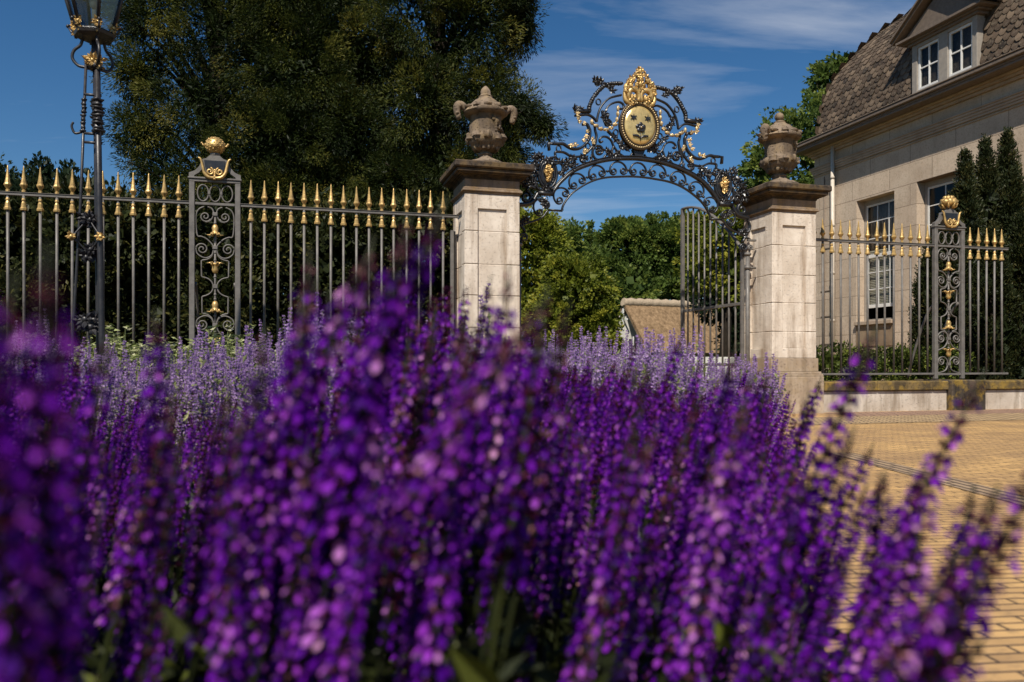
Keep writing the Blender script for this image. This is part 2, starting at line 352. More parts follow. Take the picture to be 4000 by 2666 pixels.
M['salvia_petal'] = petal('salvia petal', [(0, (.010,.0005,.040)), (.28, (.055,.002,.19)), (.54, (.165,.007,.41)), (.76, (.33,.045,.52)), (1, (.70,.36,.60))], .3, .008)
M['salvia_calyx'] = petal('salvia calyx', [(0, (.006,.001,.006)), (.5, (.026,.003,.018)), (.8, (.13,.018,.055)), (1, (.52,.26,.27))], .18, .008)
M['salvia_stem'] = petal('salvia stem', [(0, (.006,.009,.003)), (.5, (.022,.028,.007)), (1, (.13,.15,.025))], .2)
M['nepeta_petal'] = petal('catmint petal', [(0, (.20,.10,.32)), (.5, (.40,.24,.53)), (1, (.68,.50,.70))], .42)
M['nepeta_stem'] = petal('catmint stem', [(0, (.08,.10,.03)), (.5, (.19,.22,.075)), (1, (.40,.40,.19))], .3)
# ------------------------------------------------------------------ ground
def sheet(name, pts, z, m):
    mb = MB(); k = len(pts); mb.add([(x, y, z) for x, y in pts] + [(sum(p[0] for p in pts)/k, sum(p[1] for p in pts)/k, z)], [(i, (i+1) % k, k) for i in range(k)])
    return tag(mb.build(name, m), kind='structure')
def gquad(u0, u1, v0, v1): return [G(u0,v0)[:2], G(u1,v0)[:2], G(u1,v1)[:2], G(u0,v1)[:2]]
sheet('ground', [(-400,-120), (400,-120), (400,700), (-400,700)], -0.012, M['grass'])
sheet('paving', [(-8,-4), (14,-4), (16,12), (6,18), (-2,9.6), (-8,9)], -0.004, M['clinker'])
sheet('driveway', gquad(.7, 3.95, .72, 30), 0.0, M['clinker'])
sheet('brick_strip_path', gquad(4.7, 12, -.75, -.06), 0.0, M['pink_setts'])
sheet('cobble_band_path', gquad(3.2, 12, -1.75, -.754), 0.0, M['sett_band'])
sheet('grey_brick_path', [(2.28,.9), (2.46,.9), (2.40,5.6), (2.22,5.6)], 0.0, M['grey_band'])
BED = [(.16,-.1), (.42,.9), (.95,2.6), (1.55,4.4), (1.75,5.3), (1.35,6.3), (.35,7.4), (-.9,8.55), (-7.5,6.7), (-7.5,-.6), (-1,-.8)]
sheet('flower_bed', BED, 0.005, M['soil'])
def in_bed(x, y):
    c = False; n = len(BED)
    for i in range(n):
        (x0,y0),(x1,y1) = BED[i], BED[(i+1)%n]
        if (y0 > y) != (y1 > y) and x < (x1-x0)*(y-y0)/(y1-y0)+x0: c = not c
    return c

# ------------------------------------------------------------------ gate pillars
W = .65
def make_pillar(label):
    t = gthing('gate_pillar', label, 'pillar', 0, 0, 0, 'stone pillars of the gateway')
    j = [.70, 1.04, 1.407, 1.763, 2.14, 2.565]; mb = MB(); pw = .155; g = .0035
    for k in range(5):
        z0, z1 = j[k]+g, j[k+1]-g
        p0 = max(z0, .83) if k == 0 else z0; p1 = min(z1, 2.39) if k == 4 else z1
        q = .028
        mb.box(pw-.02, W-pw+.02, q, W-q, p0, p1, .004); mb.box(q, W-q, pw-.02, W-pw+.02, p0, p1, .004)
        for (a, b) in ((0,0),(1,0),(0,1),(1,1)):
            e = random.uniform(-.0015,.0015)
            mb.box(e if a==0 else W-pw, pw if a==0 else W-e, e if b==0 else W-pw, pw if b==0 else W-e, z0, z1, .005)
        if k == 0: mb.box(.003, W-.003, .003, W-.003, z0, .827, .005)
        if k == 4: mb.box(.003, W-.003, .003, W-.003, 2.393, z1, .005)
    mb.box(.032, W-.032, .032, W-.032, .69, 2.58)
    mb.build('shaft', M['limestone'], t)
    mb = MB(); mb.box(-.02, W+.02, -.02, W+.02, .53, .70, .006)
    pr = [(-.02,.53),(-.045,.50),(-.06,.485),(-.065,.47)]
    for (a,z1),(b,z0) in zip(pr[:-1], pr[1:]): mb.box(b, W-b, b, W-b, z0, z1-.001, .004)
    mb.box(-.068, W+.068, -.068, W+.068, -.02, .468, .008); mb.build('base', M['plinthstone'], t)
    mb = MB(); mb.box(-.004, W+.004, -.004, W+.004, 2.565, 2.585, .003); mb.box(-.028, W+.028, -.028, W+.028, 2.586, 2.612, .006)
    mb.box(-.015, W+.015, -.015, W+.015, 2.613, 2.628, .004); mb.box(.002, W-.002, .002, W-.002, 2.629, 2.728, .004); mb.build('frieze', M['frieze'], t)
    mb = MB()
    n_ = 5
    for k in range(n_):
        a = -.005 - .075*(k/(n_-1))**2; mb.box(a, W-a, a, W-a, 2.729+k*.011, 2.7395+k*.011, .001)
    mb.box(-.108, W+.108, -.108, W+.108, 2.785, 2.828, .008); mb.box(-.14, W+.14, -.14, W+.14, 2.829, 2.905, .014)
    # low weathered blocking course under the urn
    def ring(h, z): return [(W/2-h, W/2-h, z), (W/2+h, W/2-h, z), (W/2+h, W/2+h, z), (W/2-h, W/2+h, z)]
    V = ring(.44, 2.905) + ring(.25, 2.955); mb.add(V, [(i, (i+1)%4, 4+(i+1)%4, 4+i) for i in range(4)] + [(4,5,6,7)])
    mb.build('capital', M['capstone'], t)
    return t
pillar = make_pillar('pale stone gate pillar at the left of the arch, a blurred flower stem crossing its shaft')
p2 = copy_tree(pillar); p2.location = G(3.98, 0, 0); p2['label'] = 'pale stone gate pillar between the open gate leaf and the house fence'

# urns
def make_urn(label, knob):
    t = gthing('stone_urn', label, 'urn', W/2, W/2, 2.955, 'stone urns on the gate pillars')
    rn = random.Random(4)
    def wp(V):
        o = V.copy()
        for i, p in enumerate(V):
            d = .006*math.sin(31*p[0]+17*p[2])+.006*math.sin(37*p[1]+23*p[2]+2)+.004*math.sin(71*p[0]+53*p[1])
            r = math.hypot(p[0], p[1])+1e-6; o[i,0] += d*p[0]/r; o[i,1] += d*p[1]/r
        return o
    mb = MB()
    mb.lathe([(.235,-.005),(.235,.025),(.215,.035),(.19,.05),(.15,.062),(.105,.085),(.078,.105),(.075,.12),(.09,.13),(.085,.145),(.062,.16),(.062,.175),(.10,.195),(.165,.225),(.20,.265),(.214,.31),(.205,.345),(.185,.365),(.178,.38),(.182,.42),(.18,.48),(.178,.53),(.186,.575),(.20,.595)], 36, warp=wp)
    for i in range(10):     # acanthus swell round the belly
        a = 2*math.pi*i/10+.2; mb.blob((.195*math.cos(a), .195*math.sin(a), .315+.012*(i%2)), (.055,.055,.05), 0, i, .22, 6)
    for i in range(16):
        a = 2*math.pi*i/16; mb.blob((.135*math.cos(a), .135*math.sin(a), .225), (.032,.032,.045), 0, i, .15, 5)
    # draped mask on the camera side
    a0 = R(-62)
    for (da, z, rr) in ((0,.50,(.035,.03,.05)),(0,.465,(.016,.03,.035)),(-.13,.515,(.02,.016,.014)),(.13,.515,(.02,.016,.014)),(0,.425,(.028,.02,.014)),(0,.395,(.02,.018,.02)),(.2,.53,(.03,.02,.035)),(-.2,.53,(.03,.02,.035))):
        mb.blob((.182*math.cos(a0+da), .182*math.sin(a0+da), z), rr, 0, z*30, .15, 6)
    for i in range(9):
        aa = a0 + .25 + i*.14; mb.blob((.19*math.cos(aa), .19*math.sin(aa), .44-.04*math.sin(i/8*math.pi)), .022, 0, i, .25, 5)
    mb.build('body', M['urnstone'], t, 50)
    mb = MB(); mb.lathe([(.17,.575),(.245,.60),(.262,.625),(.255,.65),(.225,.665),(.20,.69),(.165,.735),(.125,.775),(.085,.80),(.078,.815),(.085,.825),(.06,.835)] + knob, 36, warp=wp)
    for i in range(11):
        a = 2*math.pi*i/11; mb.blob((.225*math.cos(a), .225*math.sin(a), .672), (.05,.05,.028), 0, i*1.3, .25, 5)
    mb.build('lid', M['urnstone'], t, 50)
    for sgn in (-1, 1):
        mb = MB(); P = cat_rom([(.17,.60),(.235,.655),(.285,.70),(.325,.70),(.345,.665),(.342,.61),(.325,.56),(.315,.535)], 5)
        mb.tube([(sgn*x, 0, z) for x, z in P], [.03,.04,.05,.045,.036,.022], 9)
        for k in range(7):
            q = P[int((k+1)*len(P)/8)]; mb.blob((sgn*(q[0]+.012), 0, q[1]+.012), (.03,.042,.03), 0, k, .25, 5)
        mb.build('handle', M['urnstone'], t)
    return t
urn = make_urn('weathered stone urn with ram-like handles and pointed knob on the left gate pillar', [(.052,.85),(.058,.875),(.05,.905),(.034,.935),(.012,.955)])
urn.rotation_euler[2] = A_GATE
urn2 = make_urn('darker stone urn with a round ball knob on the right gate pillar', [(.03,.845),(.045,.865),(.055,.89),(.052,.92),(.034,.945),(.01,.955)])
urn2.location = G(3.98+W/2, W/2, 2.955); urn2.rotation_euler[2] = A_GATE + R(24); urn2.scale = (1.04,1.04,1.03)

# ------------------------------------------------------------------ railings
def spear_mesh():
    mb = MB(); mb.lathe([(.010,0),(.020,.004),(.020,.022),(.012,.028),(.017,.038),(.035,.068),(.036,.078),(.028,.094),(.019,.14),(.012,.195),(.006,.255),(.001,.272)], 8, smooth=False); return mb.mesh('spear', [M['gold']])
def tassel_mesh():
    mb = MB(); mb.lathe([(.013,-.150),(.034,-.146),(.035,-.126),(.027,-.116),(.022,-.075),(.014,-.055),(.020,-.045),(.018,-.03),(.010,-.018)], 8, smooth=False); return mb.mesh('tassel', [M['gold']])
def bar_mesh(zr, zb):
    mb = MB(); mb.tube([(0,0,zb),(0,0,zr)], .0145, 8); return mb.mesh('bar', [M['grey_iron']])
SPEAR, TASSEL = spear_mesh(), tassel_mesh()
def rail_panel(label, us, zr, zb, u0, u1, dz1=0.0, back=False):
    t = gthing('iron_railing', label, 'railing', u0, .33, 0, 'iron railings beside the gate')
    L = u1-u0; mb = MB(); mb.box(0, L, -.019, .019, zr-.014, zr+.016, .004); mb.box(0, L, -.027, .027, zr+.0165, zr+.0215, .001); mb.build('top_rail', M['grey_iron'], t)
    mb = MB(); mb.box(0, L, -.018, .018, zb-.014, zb+.014, .004); mb.build('bottom_rail', M['grey_iron'], t)
    bm = bar_mesh(zr, zb-.012 if not back else zb-.08)
    for u in us:
        b = bpy.data.objects.new('bar', bm); scene.collection.objects.link(b); b.parent = t; b.location = (u-u0, 0, 0); b.rotation_euler = (random.uniform(-.003,.003), random.uniform(-.003,.003), random.uniform(0,.7))
        for nm, me, z in (('spear_tip', SPEAR, zr+.021), ('tassel', TASSEL, zr-.014)):
            s = bpy.data.objects.new(nm, me); scene.collection.objects.link(s); s.parent = b; s.location = (0,0,z)
    return t
ZL, ZR_ = 2.345, 2.285; ZB = .49
rail_panel('iron railing of sixteen gold-tipped bars between ornate post and left gate pillar', [-.184-.142*i for i in range(16)], ZL, ZB, -2.445, 0.0)
rail_panel('iron railing running left of the ornate post, behind the street lamp', [-3.043-.1456*i for i in range(17)], ZL, ZB, -5.5, -2.908)
rail_panel('iron railing of gold-tipped bars between right gate pillar and the post by the yew', [4.70+.142*i for i in range(15)], ZR_, ZB, 4.63, 6.815)
rail_panel('short end of iron railing running into the dark yew hedge', [7.43+.142*i for i in range(5)], ZR_, ZB, 7.285, 8.1)
# slim end uprights against the left pillar
t = gthing('gate_stay', 'slim pair of iron uprights fixed against the left side of the left gate pillar', 'post', -.06, .42)
mb = MB(); mb.box(-.02, .02, -.02, .02, .3, 2.2, .004); mb.build('upright', M['grey_iron'], t)
mb = MB(); mb.box(.026, .05, .03, .055, .3, 2.2, .004); mb.build('upright', M['grey_iron'], t)

def make_post(label, u, zr, flip):
    t = gthing('railing_post', label, 'post', u, .33, 0, 'ornate iron posts of the railings')
    gi = M['grey_iron']; H = .232
    for sg in (-1, 1):
        mb = MB(); mb.box(sg*H-.028, sg*H+.028, -.03, .03, .42, zr+.232, .005); mb.build('upright', gi, t)
    mb = MB(); mb.box(-H+.0285, H-.0285, -.018, .018, zr-.012, zr+.016, .003); mb.build('cross_bar', gi, t)
    mb = MB(); mb.box(-H+.0285, H-.0285, -.018, .018, .47, .50, .003); mb.build('cross_bar', gi, t)
    mb = MB(); mb.box(-H-.028, H+.028, -.03, .03, zr+.2325, zr+.262, .004); mb.box(-H-.04, H+.04, -.042, .042, zr+.2625, zr+.282, .004)
    for sg in (-1, 1):    # curved shoulders
        P = [(sg*x, z) for x, z in ((H+.03, zr+.283),(H+.03, zr+.32),(H-.02, zr+.345),(H-.07, zr+.40),(H-.10, zr+.47),(.06, zr+.47),(.06, zr+.283))]
        out = [(sg*x, z) for x, z in ((H+.03, zr+.283),(H+.03, zr+.325),(H-.03, zr+.35),(H-.075, zr+.40),(H-.10, zr+.475))]
        inn = [(sg*x, z) for x, z in ((H-.02, zr+.283),(H-.025, zr+.300),(H-.07, zr+.33),(H-.115, zr+.385),(H-.14, zr+.47))]
        V = [(p[0], y, p[1]) for y in (-.028, .028) for p in out+inn]; k = 5; F = []
        for i in range(k-1):
            for o_ in (0, 10): F.append((o_+i, o_+i+1, o_+k+i+1, o_+k+i))
            F.append((i, i+1, 10+i+1, 10+i)); F.append((k+i, k+i+1, 10+k+i+1, 10+k+i))
        F += [(0,5,15,10),(4,9,19,14)]
        mb.add(V, F)
    mb.build('frame', gi, t)
    mb = MB(); r = .0085
    for c in (-.122, 0, .122):      # row of three ovals over the rail
        mb.tube(xz([(c+.056*math.cos(a), zr+.118+.088*math.sin(a)) for a in np.linspace(0, 2*math.pi, 25)[:-1]]), r, 6, closed=True, flat=1.6)
    for c in (-.061, .061): mb.box(c-.014, c+.014, -.016, .016, zr+.105, zr+.132, .003)
    def cur(P, rr=r): 
        for sg in (-1, 1): mb.tube(xz([(sg*p[0], zr-p[1]) for p in P]), rr, 6, flat=1.6)
    cols = [.106, .465, .885, 1.30, 1.66]
    def unit(y, spiral_up, kind):
        pass
    # scrolled upper part
    cur(cat_rom([(.012,.10),(.03,.05),(.075,.028)], 5))
    cur([(.098 + p[0], .135 + p[1]) for p in spiral((0,0), .008, .058, R(-60), 1.6, 30)] [::-1])
    cur(cat_rom([(.012,.10),(.03,.15),(.06,.185),(.098,.193)], 5))
    cur(cat_rom([(.11,.028),(.165,.06),(.192,.13),(.19,.26),(.176,.345),(.14,.35),(.085,.375),(.035,.425),(.014,.46)], 5))
    cur(cat_rom([(.014,.475),(.03,.54),(.075,.575),(.13,.572),(.18,.535),(.196,.48)], 5) + [(.132+p[0], .485+p[1]) for p in spiral((0,0), .064, .01, R(-5), -1.6, 30)])
    P = [(.014,.48),(.03,.55),(.07,.59),(.128,.605),(.138,.61),(.138,.775),(.128,.785),(.075,.80),(.035,.835),(.014,.885)]
    cur(cat_rom(P[:4], 4) + P[4:6] + cat_rom(P[6:], 4))
    P = [(.014,.885),(.035,.94),(.075,.975),(.128,.995),(.132,1.0),(.132,1.165),(.128,1.175),(.075,1.19),(.035,1.225),(.014,1.28)]
    cur(cat_rom(P[:4], 4) + P[4:6] + cat_rom(P[6:], 4))
    cur(cat_rom([(.014,1.295),(.03,1.24),(.075,1.205),(.13,1.208),(.18,1.245),(.196,1.30)], 5) + [(.132+p[0], 1.295+p[1]) for p in spiral((0,0), .064, .01, R(5), 1.6, 30)])
    cur(cat_rom([(.014,1.30),(.03,1.36),(.08,1.42),(.15,1.45),(.195,1.47)], 5))
    cur(cat_rom([(.014,1.66),(.03,1.60),(.08,1.56),(.13,1.56)], 5) + [(.125+p[0], 1.62+p[1]) for p in spiral((0,0), .06, .01, R(-85), 1.6, 30)])
    cur(cat_rom([(.014,1.67),(.05,1.74),(.12,1.77),(.19,1.78)], 5))
    for y in cols: mb.box(-.026, .026, -.02, .02, zr-y-.02, zr-y+.02, .004)
    mb.tube([(0,0,zr-.09),(0,0,.50)], .011, 8)
    for y in (.20,.375,.52,.60,.78,.97,1.02,1.2,1.37,1.43): mb.blob((0,0,zr-y), .017, 0, 0, 0, 4)
    mb.build('scrollwork', gi, t)
    for i, y in enumerate((.275,.685,1.10,1.50)):
        mb = MB(); up = 1 if i % 2 else -1
        pr = [(.014,-.06),(.026,-.045),(.036,-.02),(.03,.005),(.036,.03),(.052,.05)]
        mb.lathe([(a, up*b) for a, b in pr], 10, (0,0,zr-y))
        for k in range(6):
            a = k*math.pi/3; d = np.array([math.cos(a), math.sin(a), 0]); c0 = np.array([0,0,zr-y+up*.03])
            mb.tube([c0+d*.03, c0+d*.05+np.array([0,0,up*.028]), c0+d*.085+np.array([0,0,up*.022])], [.014,.01,.004], 5)
        mb.build('tulip', M['gold'], t)
    # escutcheon
    zc = zr+.285
    mb = MB(); mb.poly([(-.082,zc),(.082,zc),(.118,zc+.09),(.128,zc+.185),(.085,zc+.20),(.05,zc+.232),(-.05,zc+.232),(-.085,zc+.20),(-.128,zc+.185),(-.118,zc+.09)], -.05, .045)
    sh = mb.build('escutcheon', M['grey_iron'], t)
    mb = MB(); mb.poly([(-.070,zc+.03),(.070,zc+.03),(.098,zc+.10),(.106,zc+.175),(-.106,zc+.175),(-.098,zc+.10)], -.058, -.0505); mb.build('field', M['black_iron'], sh)
    mb = MB()
    for sg in (-1, 1):
        mb.tube(xz(cat_rom([(0,zc-.01),(sg*.06,zc-.005),(sg*.105,zc+.04),(sg*.122,zc+.11),(sg*.14,zc+.18),(sg*.165,zc+.20)], 5), -.056), [.016,.02,.018,.015,.012,.008], 7)
        mb.tube(xz([(sg*(.048)+sg*p[0], zc+.055+p[1]) for p in spiral((0,0), .04, .008, R(100), 1.4, 26)], -.064), .011, 6)
    for k in range(5): mb.blob((0,-.06,zc-.02+k*.022), (.02-.002*k,.014,.016), 0, k, .1, 4)
    mb.build('gilt_mount', M['gold'], sh)
    mb = MB(); mb.lathe([(.05,0),(.05,.03),(.035,.045)], 12, (0,0,zc+.232)); mb.build('neck', M['grey_iron'], t)
    mb = MB(); c = zc+(.335 if flip else .348); mb.blob((0,0,c), (.092,.092,.07) if flip else (.102,.102,.09), 0, 3, .05, 14, 9)
    if flip:
        for k in range(9): a = 2*math.pi*k/9; mb.blob((.075*math.cos(a), .075*math.sin(a), c+.0), (.045,.045,.05), 0, k, .2, 5)
        for k in range(7): a = 2*math.pi*k/7+.3; mb.blob((.045*math.cos(a), .045*math.sin(a), c+.055), (.036,.036,.038), 0, k*2, .2, 5)
    else:
        for k in range(90):
            a = k*2.399; h = 1-2*(k+.5)/90
            q = math.sqrt(max(0,1-h*h)); mb.blob((.100*q*math.cos(a), .100*q*math.sin(a), c+.088*h), .0095, 0, k, .2, 4)
    for sg in (-1, 1):
        mb.tube([(sg*.09,-.01,c-.01),(sg*.118,-.02,c-.005),(sg*.132,-.02,c+.015)], [.016,.011,.009], 6); mb.blob((sg*.132,-.02,c+.015), .012, 0, 1, .2, 4)
    for k in range(8 if flip else 0): a = 2*math.pi*k/8; mb.tube([(.05*math.cos(a), .05*math.sin(a), c-.085),(.095*math.cos(a), .095*math.sin(a), c-.06),(.12*math.cos(a), .12*math.sin(a), c-.02)], [.014,.018,.004], 5)
    mb.build('finial', M['gold'], t)
    # raking stay at the back
    mb = MB(); mb.tube(cat_rom([(-.2,.03,1.5),(-.2,.2,1.3),(-.2,.42,.8),(-.2,.55,.42)], 4), .016, 6, flat=1.3); mb.tube(cat_rom([(.2,.03,1.5),(.2,.2,1.3),(.2,.42,.8),(.2,.55,.42)], 4), .016, 6, flat=1.3); mb.build('stay', M['grey_iron'], t)
    return t
make_post('ornate grey railing post with a gold studded ball, left of the gate', -2.677, ZL, False)
make_post('ornate grey railing post with gold flower finial in front of the dark yew', 7.05, ZR_, True)

# low plinth walls
def plinth(label, u0, u1, post_u):
    t = gthing('plinth_wall', label, 'wall', u0, 0, 0, 'low walls under the railings')
    segs = [(0, post_u-.29-u0), (post_u+.29-u0, u1-u0)]
    mb = MB()
    for a, b in segs: mb.box(a, b, .06, .60, -.02, .27, .01)
    mb.build('wall', M['render'], t); mb = MB()
    for a, b in segs:
        x = a
        while x < b-.01:
            l = min(.9, b-x); mb.box(x+.002, x+l-.002, .02, .64, .272, .395, .012); x += l
    mb.build('coping', M['coping'], t)
    mb = MB(); c = post_u-u0; mb.box(c-.288, c+.288, -.03, .69, -.02, .41, .015); mb.build('pedestal', M['pedestal'], t)
plinth('low rendered wall with mossy coping under the railing by the house', 4.70, 9.2, 7.05)
plinth('low rendered wall under the left railing, mostly hidden behind the flowers', -6.5, -.07, -2.677)
# ------------------------------------------------------------------ gateway arch: measured outline, metres from the arch centre
THICK=[(-1.132,2.693),(-1.09,2.754),(-1.04,2.817),(-0.981,2.876),(-0.906,2.944),(-0.804,3.007),(-0.685,3.059),(-0.548,3.108),(-0.402,3.146),(-0.254,3.169),(-0.127,3.18)]
THICKEND=[(-1.123,2.685),(-1.223,2.683),(-1.314,2.682),(-1.338,2.641),(-1.371,2.585),(-1.42,2.551),(-1.502,2.534)]
THIN=[(-1.006,2.494),(-0.99,2.551),(-0.939,2.633),(-0.872,2.708),(-0.779,2.777),(-0.66,2.848),(-0.531,2.901),(-0.393,2.933),(-0.254,2.948),(-0.127,2.959)]
THINEND=[(-1.002,2.485),(-1.173,2.487)]
EYES=[[(-1.04,2.611),(-0.964,2.699)],[(-0.855,2.804),(-0.749,2.871)],[(-0.604,2.928),(-0.488,2.976)],[(-0.332,3.01),(-0.201,3.023)],[(-1.21,2.542),(-1.293,2.455)]]
TAIL=[(-1.173,2.484),(-1.206,2.46),(-1.248,2.403),(-1.338,2.351),(-1.453,2.31),(-1.51,2.28)]
CURVES={'outer_s':[(-1.169,3.207),(-1.177,3.292),(-1.123,3.293),(-1.057,3.294),(-0.99,3.299),(-0.931,3.268),(-0.855,3.246),(-0.77,3.264),(-0.694,3.326),(-0.651,3.401),(-0.644,3.482),(-0.654,3.51),(-0.683,3.561),(-0.74,3.556)],'inner_s':[(-1.289,2.841),(-1.296,2.919),(-1.285,2.99),(-1.248,3.06),(-1.173,3.11),(-1.094,3.136),(-1.09,3.191),(-1.006,3.199),(-0.956,3.187),(-0.889,3.156),(-0.787,3.159),(-0.702,3.197),(-0.634,3.266),(-0.583,3.342),(-0.557,3.424),(-0.574,3.495),(-0.583,3.556),(-0.611,3.587)],'shoulder':[(-0.84,3.655),(-0.769,3.667),(-0.669,3.68),(-0.597,3.648),(-0.554,3.605)],'crown_mid':[(-0.554,3.605),(-0.532,3.708),(-0.496,3.792),(-0.438,3.864),(-0.366,3.918),(-0.227,3.962)],'crown_in':[(-0.438,3.743),(-0.409,3.799),(-0.351,3.845),(-0.264,3.873),(-0.205,3.851),(-0.198,3.811),(-0.227,3.788),(-0.256,3.799)],'base_s':[(-0.08,3.25),(-0.117,3.206),(-0.183,3.201),(-0.264,3.243),(-0.329,3.319),(-0.366,3.391),(-0.424,3.427),(-0.482,3.423),(-0.518,3.386),(-0.504,3.354),(-0.475,3.369)],'diag':[(-0.409,3.502),(-0.351,3.453),(-0.278,3.384),(-0.205,3.329),(-0.132,3.293)],'vert':[(-0.329,3.319),(-0.351,3.264),(-0.366,3.195)],'mid1':[(-0.557,3.424),(-0.574,3.327),(-0.604,3.26),(-0.604,3.196),(-0.57,3.147),(-0.522,3.14),(-0.471,3.158),(-0.436,3.2)],'spA':[(-0.604,3.248),(-0.565,3.303),(-0.505,3.304),(-0.475,3.258),(-0.497,3.212),(-0.54,3.209),(-0.557,3.24),(-0.531,3.258)],'spB':[(-0.634,3.17),(-0.625,3.131),(-0.66,3.096),(-0.719,3.088),(-0.762,3.113),(-0.762,3.161),(-0.724,3.176),(-0.694,3.158),(-0.711,3.133)],'hang':[(-0.482,3.746),(-0.467,3.659),(-0.431,3.568)],'hangsp':[(-0.431,3.568),(-0.38,3.572),(-0.366,3.614),(-0.395,3.632),(-0.417,3.61)],'med_loop':[(-1.09,3.043),(-1.04,3.062),(-1.002,3.037),(-0.998,2.986),(-1.023,2.937),(-1.048,2.943),(-1.04,2.963)],'pil_sp':[(-1.347,2.735),(-1.404,2.755),(-1.453,2.705),(-1.42,2.684),(-1.402,2.638),(-1.42,2.59),(-1.461,2.576),(-1.498,2.597),(-1.498,2.64),(-1.461,2.662),(-1.441,2.636)],'pil_c':[(-1.33,2.917),(-1.347,2.821),(-1.334,2.759),(-1.272,2.716),(-1.19,2.717)]}
ROPE=[(-0.84,3.711),(-0.754,3.718),(-0.654,3.721),(-0.654,3.778),(-0.626,3.847),(-0.568,3.94),(-0.496,4.02),(-0.424,4.068),(-0.337,4.092),(-0.227,4.103)]
RING=[(-0.532,3.849),(-0.3,3.491),(-0.669,3.294),(-1.048,3.236)]
LEAF_BLACK=[(-0.54,4.104),(-0.576,4.114),(-0.504,4.08),(-0.547,4.063),(-0.359,4.006),(-0.395,4.044),(-0.84,3.721),(-0.797,3.732),(-0.351,3.453),(-0.3,3.403),(-0.249,3.366),(-0.198,3.329),(-0.146,3.299),(-0.453,3.715),(-0.467,3.666),(-0.431,3.636),(-0.409,3.583),(-1.289,3.131),(-1.33,3.097),(-1.347,3.135),(-1.371,3.102),(-1.305,3.075),(-1.256,3.094),(-1.19,3.083),(-1.123,3.08),(-1.057,3.077),(-0.99,3.081),(-0.931,3.101),(-0.889,3.128),(-0.855,3.123),(-0.872,3.074),(-0.847,3.052),(-0.897,3.032),(-0.956,3.028),(-0.939,3.053),(-0.973,2.987),(-0.998,2.954),(-1.023,2.929),(-1.33,3.011),(-1.347,2.963),(-1.371,2.922),(-1.412,2.864),(-1.453,2.846),(-1.486,2.805),(-1.494,2.765),(-1.461,2.775),(-1.412,2.809),(-1.379,2.843),(-1.363,2.797),(-1.239,2.742),(-1.173,2.738),(-1.206,2.755),(-0.702,3.141),(-0.736,3.147),(-0.531,3.25),(-0.428,3.257),(-0.402,3.227),(-0.376,3.205),(-0.323,3.208),(-0.289,3.235),(-0.262,3.205),(-0.236,3.304),(-0.184,3.316),(-1.51,2.343),(-1.478,2.36),(-1.502,2.304),(-1.437,2.338),(-1.215,2.538),(-1.248,2.552),(-1.264,2.583)]
LEAF_GOLD=[(-0.818,3.67),(-0.804,3.624),(-0.79,3.579),(-0.761,3.548),(-0.726,3.564),(-0.896,3.284),(-0.84,3.295),(-0.783,3.319),(-0.733,3.356),(-0.704,3.405),(-0.69,3.467),(-0.619,3.378),(-0.611,3.345),(-0.712,3.237),(-0.726,3.21)]
SWAG=[(-0.286,3.79),(-0.286,3.736),(-0.293,3.674),(-0.308,3.619),(-0.344,3.562),(-0.409,3.516),(-0.482,3.503),(-0.547,3.525),(-0.604,3.561),(-0.64,3.591)]
MED=(-1.181,2.926)
OVAL=(-0.002,3.59)
OVALEDGE=(-0.264,3.582)
OVALTOP=(-0.002,3.883)
OVALBOT=(-0.002,3.296)
CREST=[(-0.013,4.298),(-0.013,4.23),(-0.132,4.014),(-0.146,3.904),(0.001,4.081),(-0.058,4.212)]# ------------------------------------------------------------------ overthrow
UC = 2.285
arch = gthing('gate_arch', 'black wrought iron arch with gilded crest and oval shield spanning the two gate pillars', 'gate arch', UC, .33)
BI = M['black_iron']; rl = random.Random(11)
def mir(P, sg): return [(sg*p[0], p[1]) for p in P]
full = lambda half, cz: cat_rom(half + [(0, cz)] + [(-p[0], p[1]) for p in half[::-1]], 4)
mb = MB(); mb.tube(xz(full(THICK, 3.186)), .024, 8, flat=1.7); mb.tube(xz(full([(a, b+.03) for a, b in THICK], 3.216)), .009, 6, flat=4.0)
for sg in (-1, 1):
    mb.tube(xz(mir([THICKEND[0], THICKEND[1], THICKEND[2]], sg)), .03, 8, flat=1.5)
    mb.tube(xz(mir(cat_rom(THICKEND[2:] + [(-1.56, 2.53)], 4), sg)), [.024,.028,.03,.026], 8, flat=1.5)
mb.build('arch_bar', BI, arch)
mb = MB(); mb.tube(xz(full(THIN, 2.963)), .013, 6, flat=1.8)
for sg in (-1, 1): mb.tube(xz(mir(THINEND, sg)), .013, 6, flat=1.8); mb.tube(xz(mir([THIN[0], (-1.002,2.485)], sg)), .02, 6, flat=1.3)
mb.build('lower_arch_bar', BI, arch)
mb = MB()
def motif(e0, e1, R_=.047, h=.115):
    e0, e1 = np.array(e0), np.array(e1); c = (e0+e1)/2; tx = (e1-e0)/np.linalg.norm(e1-e0); ty = np.array([-tx[1], tx[0]]); d = np.linalg.norm(e1-e0)/2
    loc = [(d + r*math.cos(a), r*math.sin(a)) for r, a in ((.010+(R_-.010)*t, -1.45*2*math.pi*(1-t)) for t in np.linspace(0, 1, 26))]
    loc += [((d+R_)*math.cos(a), h*math.sin(a)) for a in np.linspace(.05, math.pi/2, 12)]
    for s in (1, -1): mb.tube(xz([tuple(c + tx*p[0]*s + ty*p[1]) for p in loc]), [.007,.011,.011,.011], 6, flat=1.8)
for sg in (1, -1):
    for k, e in enumerate(EYES):
        a, b = (e[0], e[1]) if sg == 1 else ((-e[1][0], e[1][1]), (-e[0][0], e[0][1]))
        if k == 4:
            a, b = (e[1], e[0]) if sg == 1 else ((-e[0][0], e[0][1]), (-e[1][0], e[1][1])); motif(a, b, .046, .125)
        else: motif(a, b)
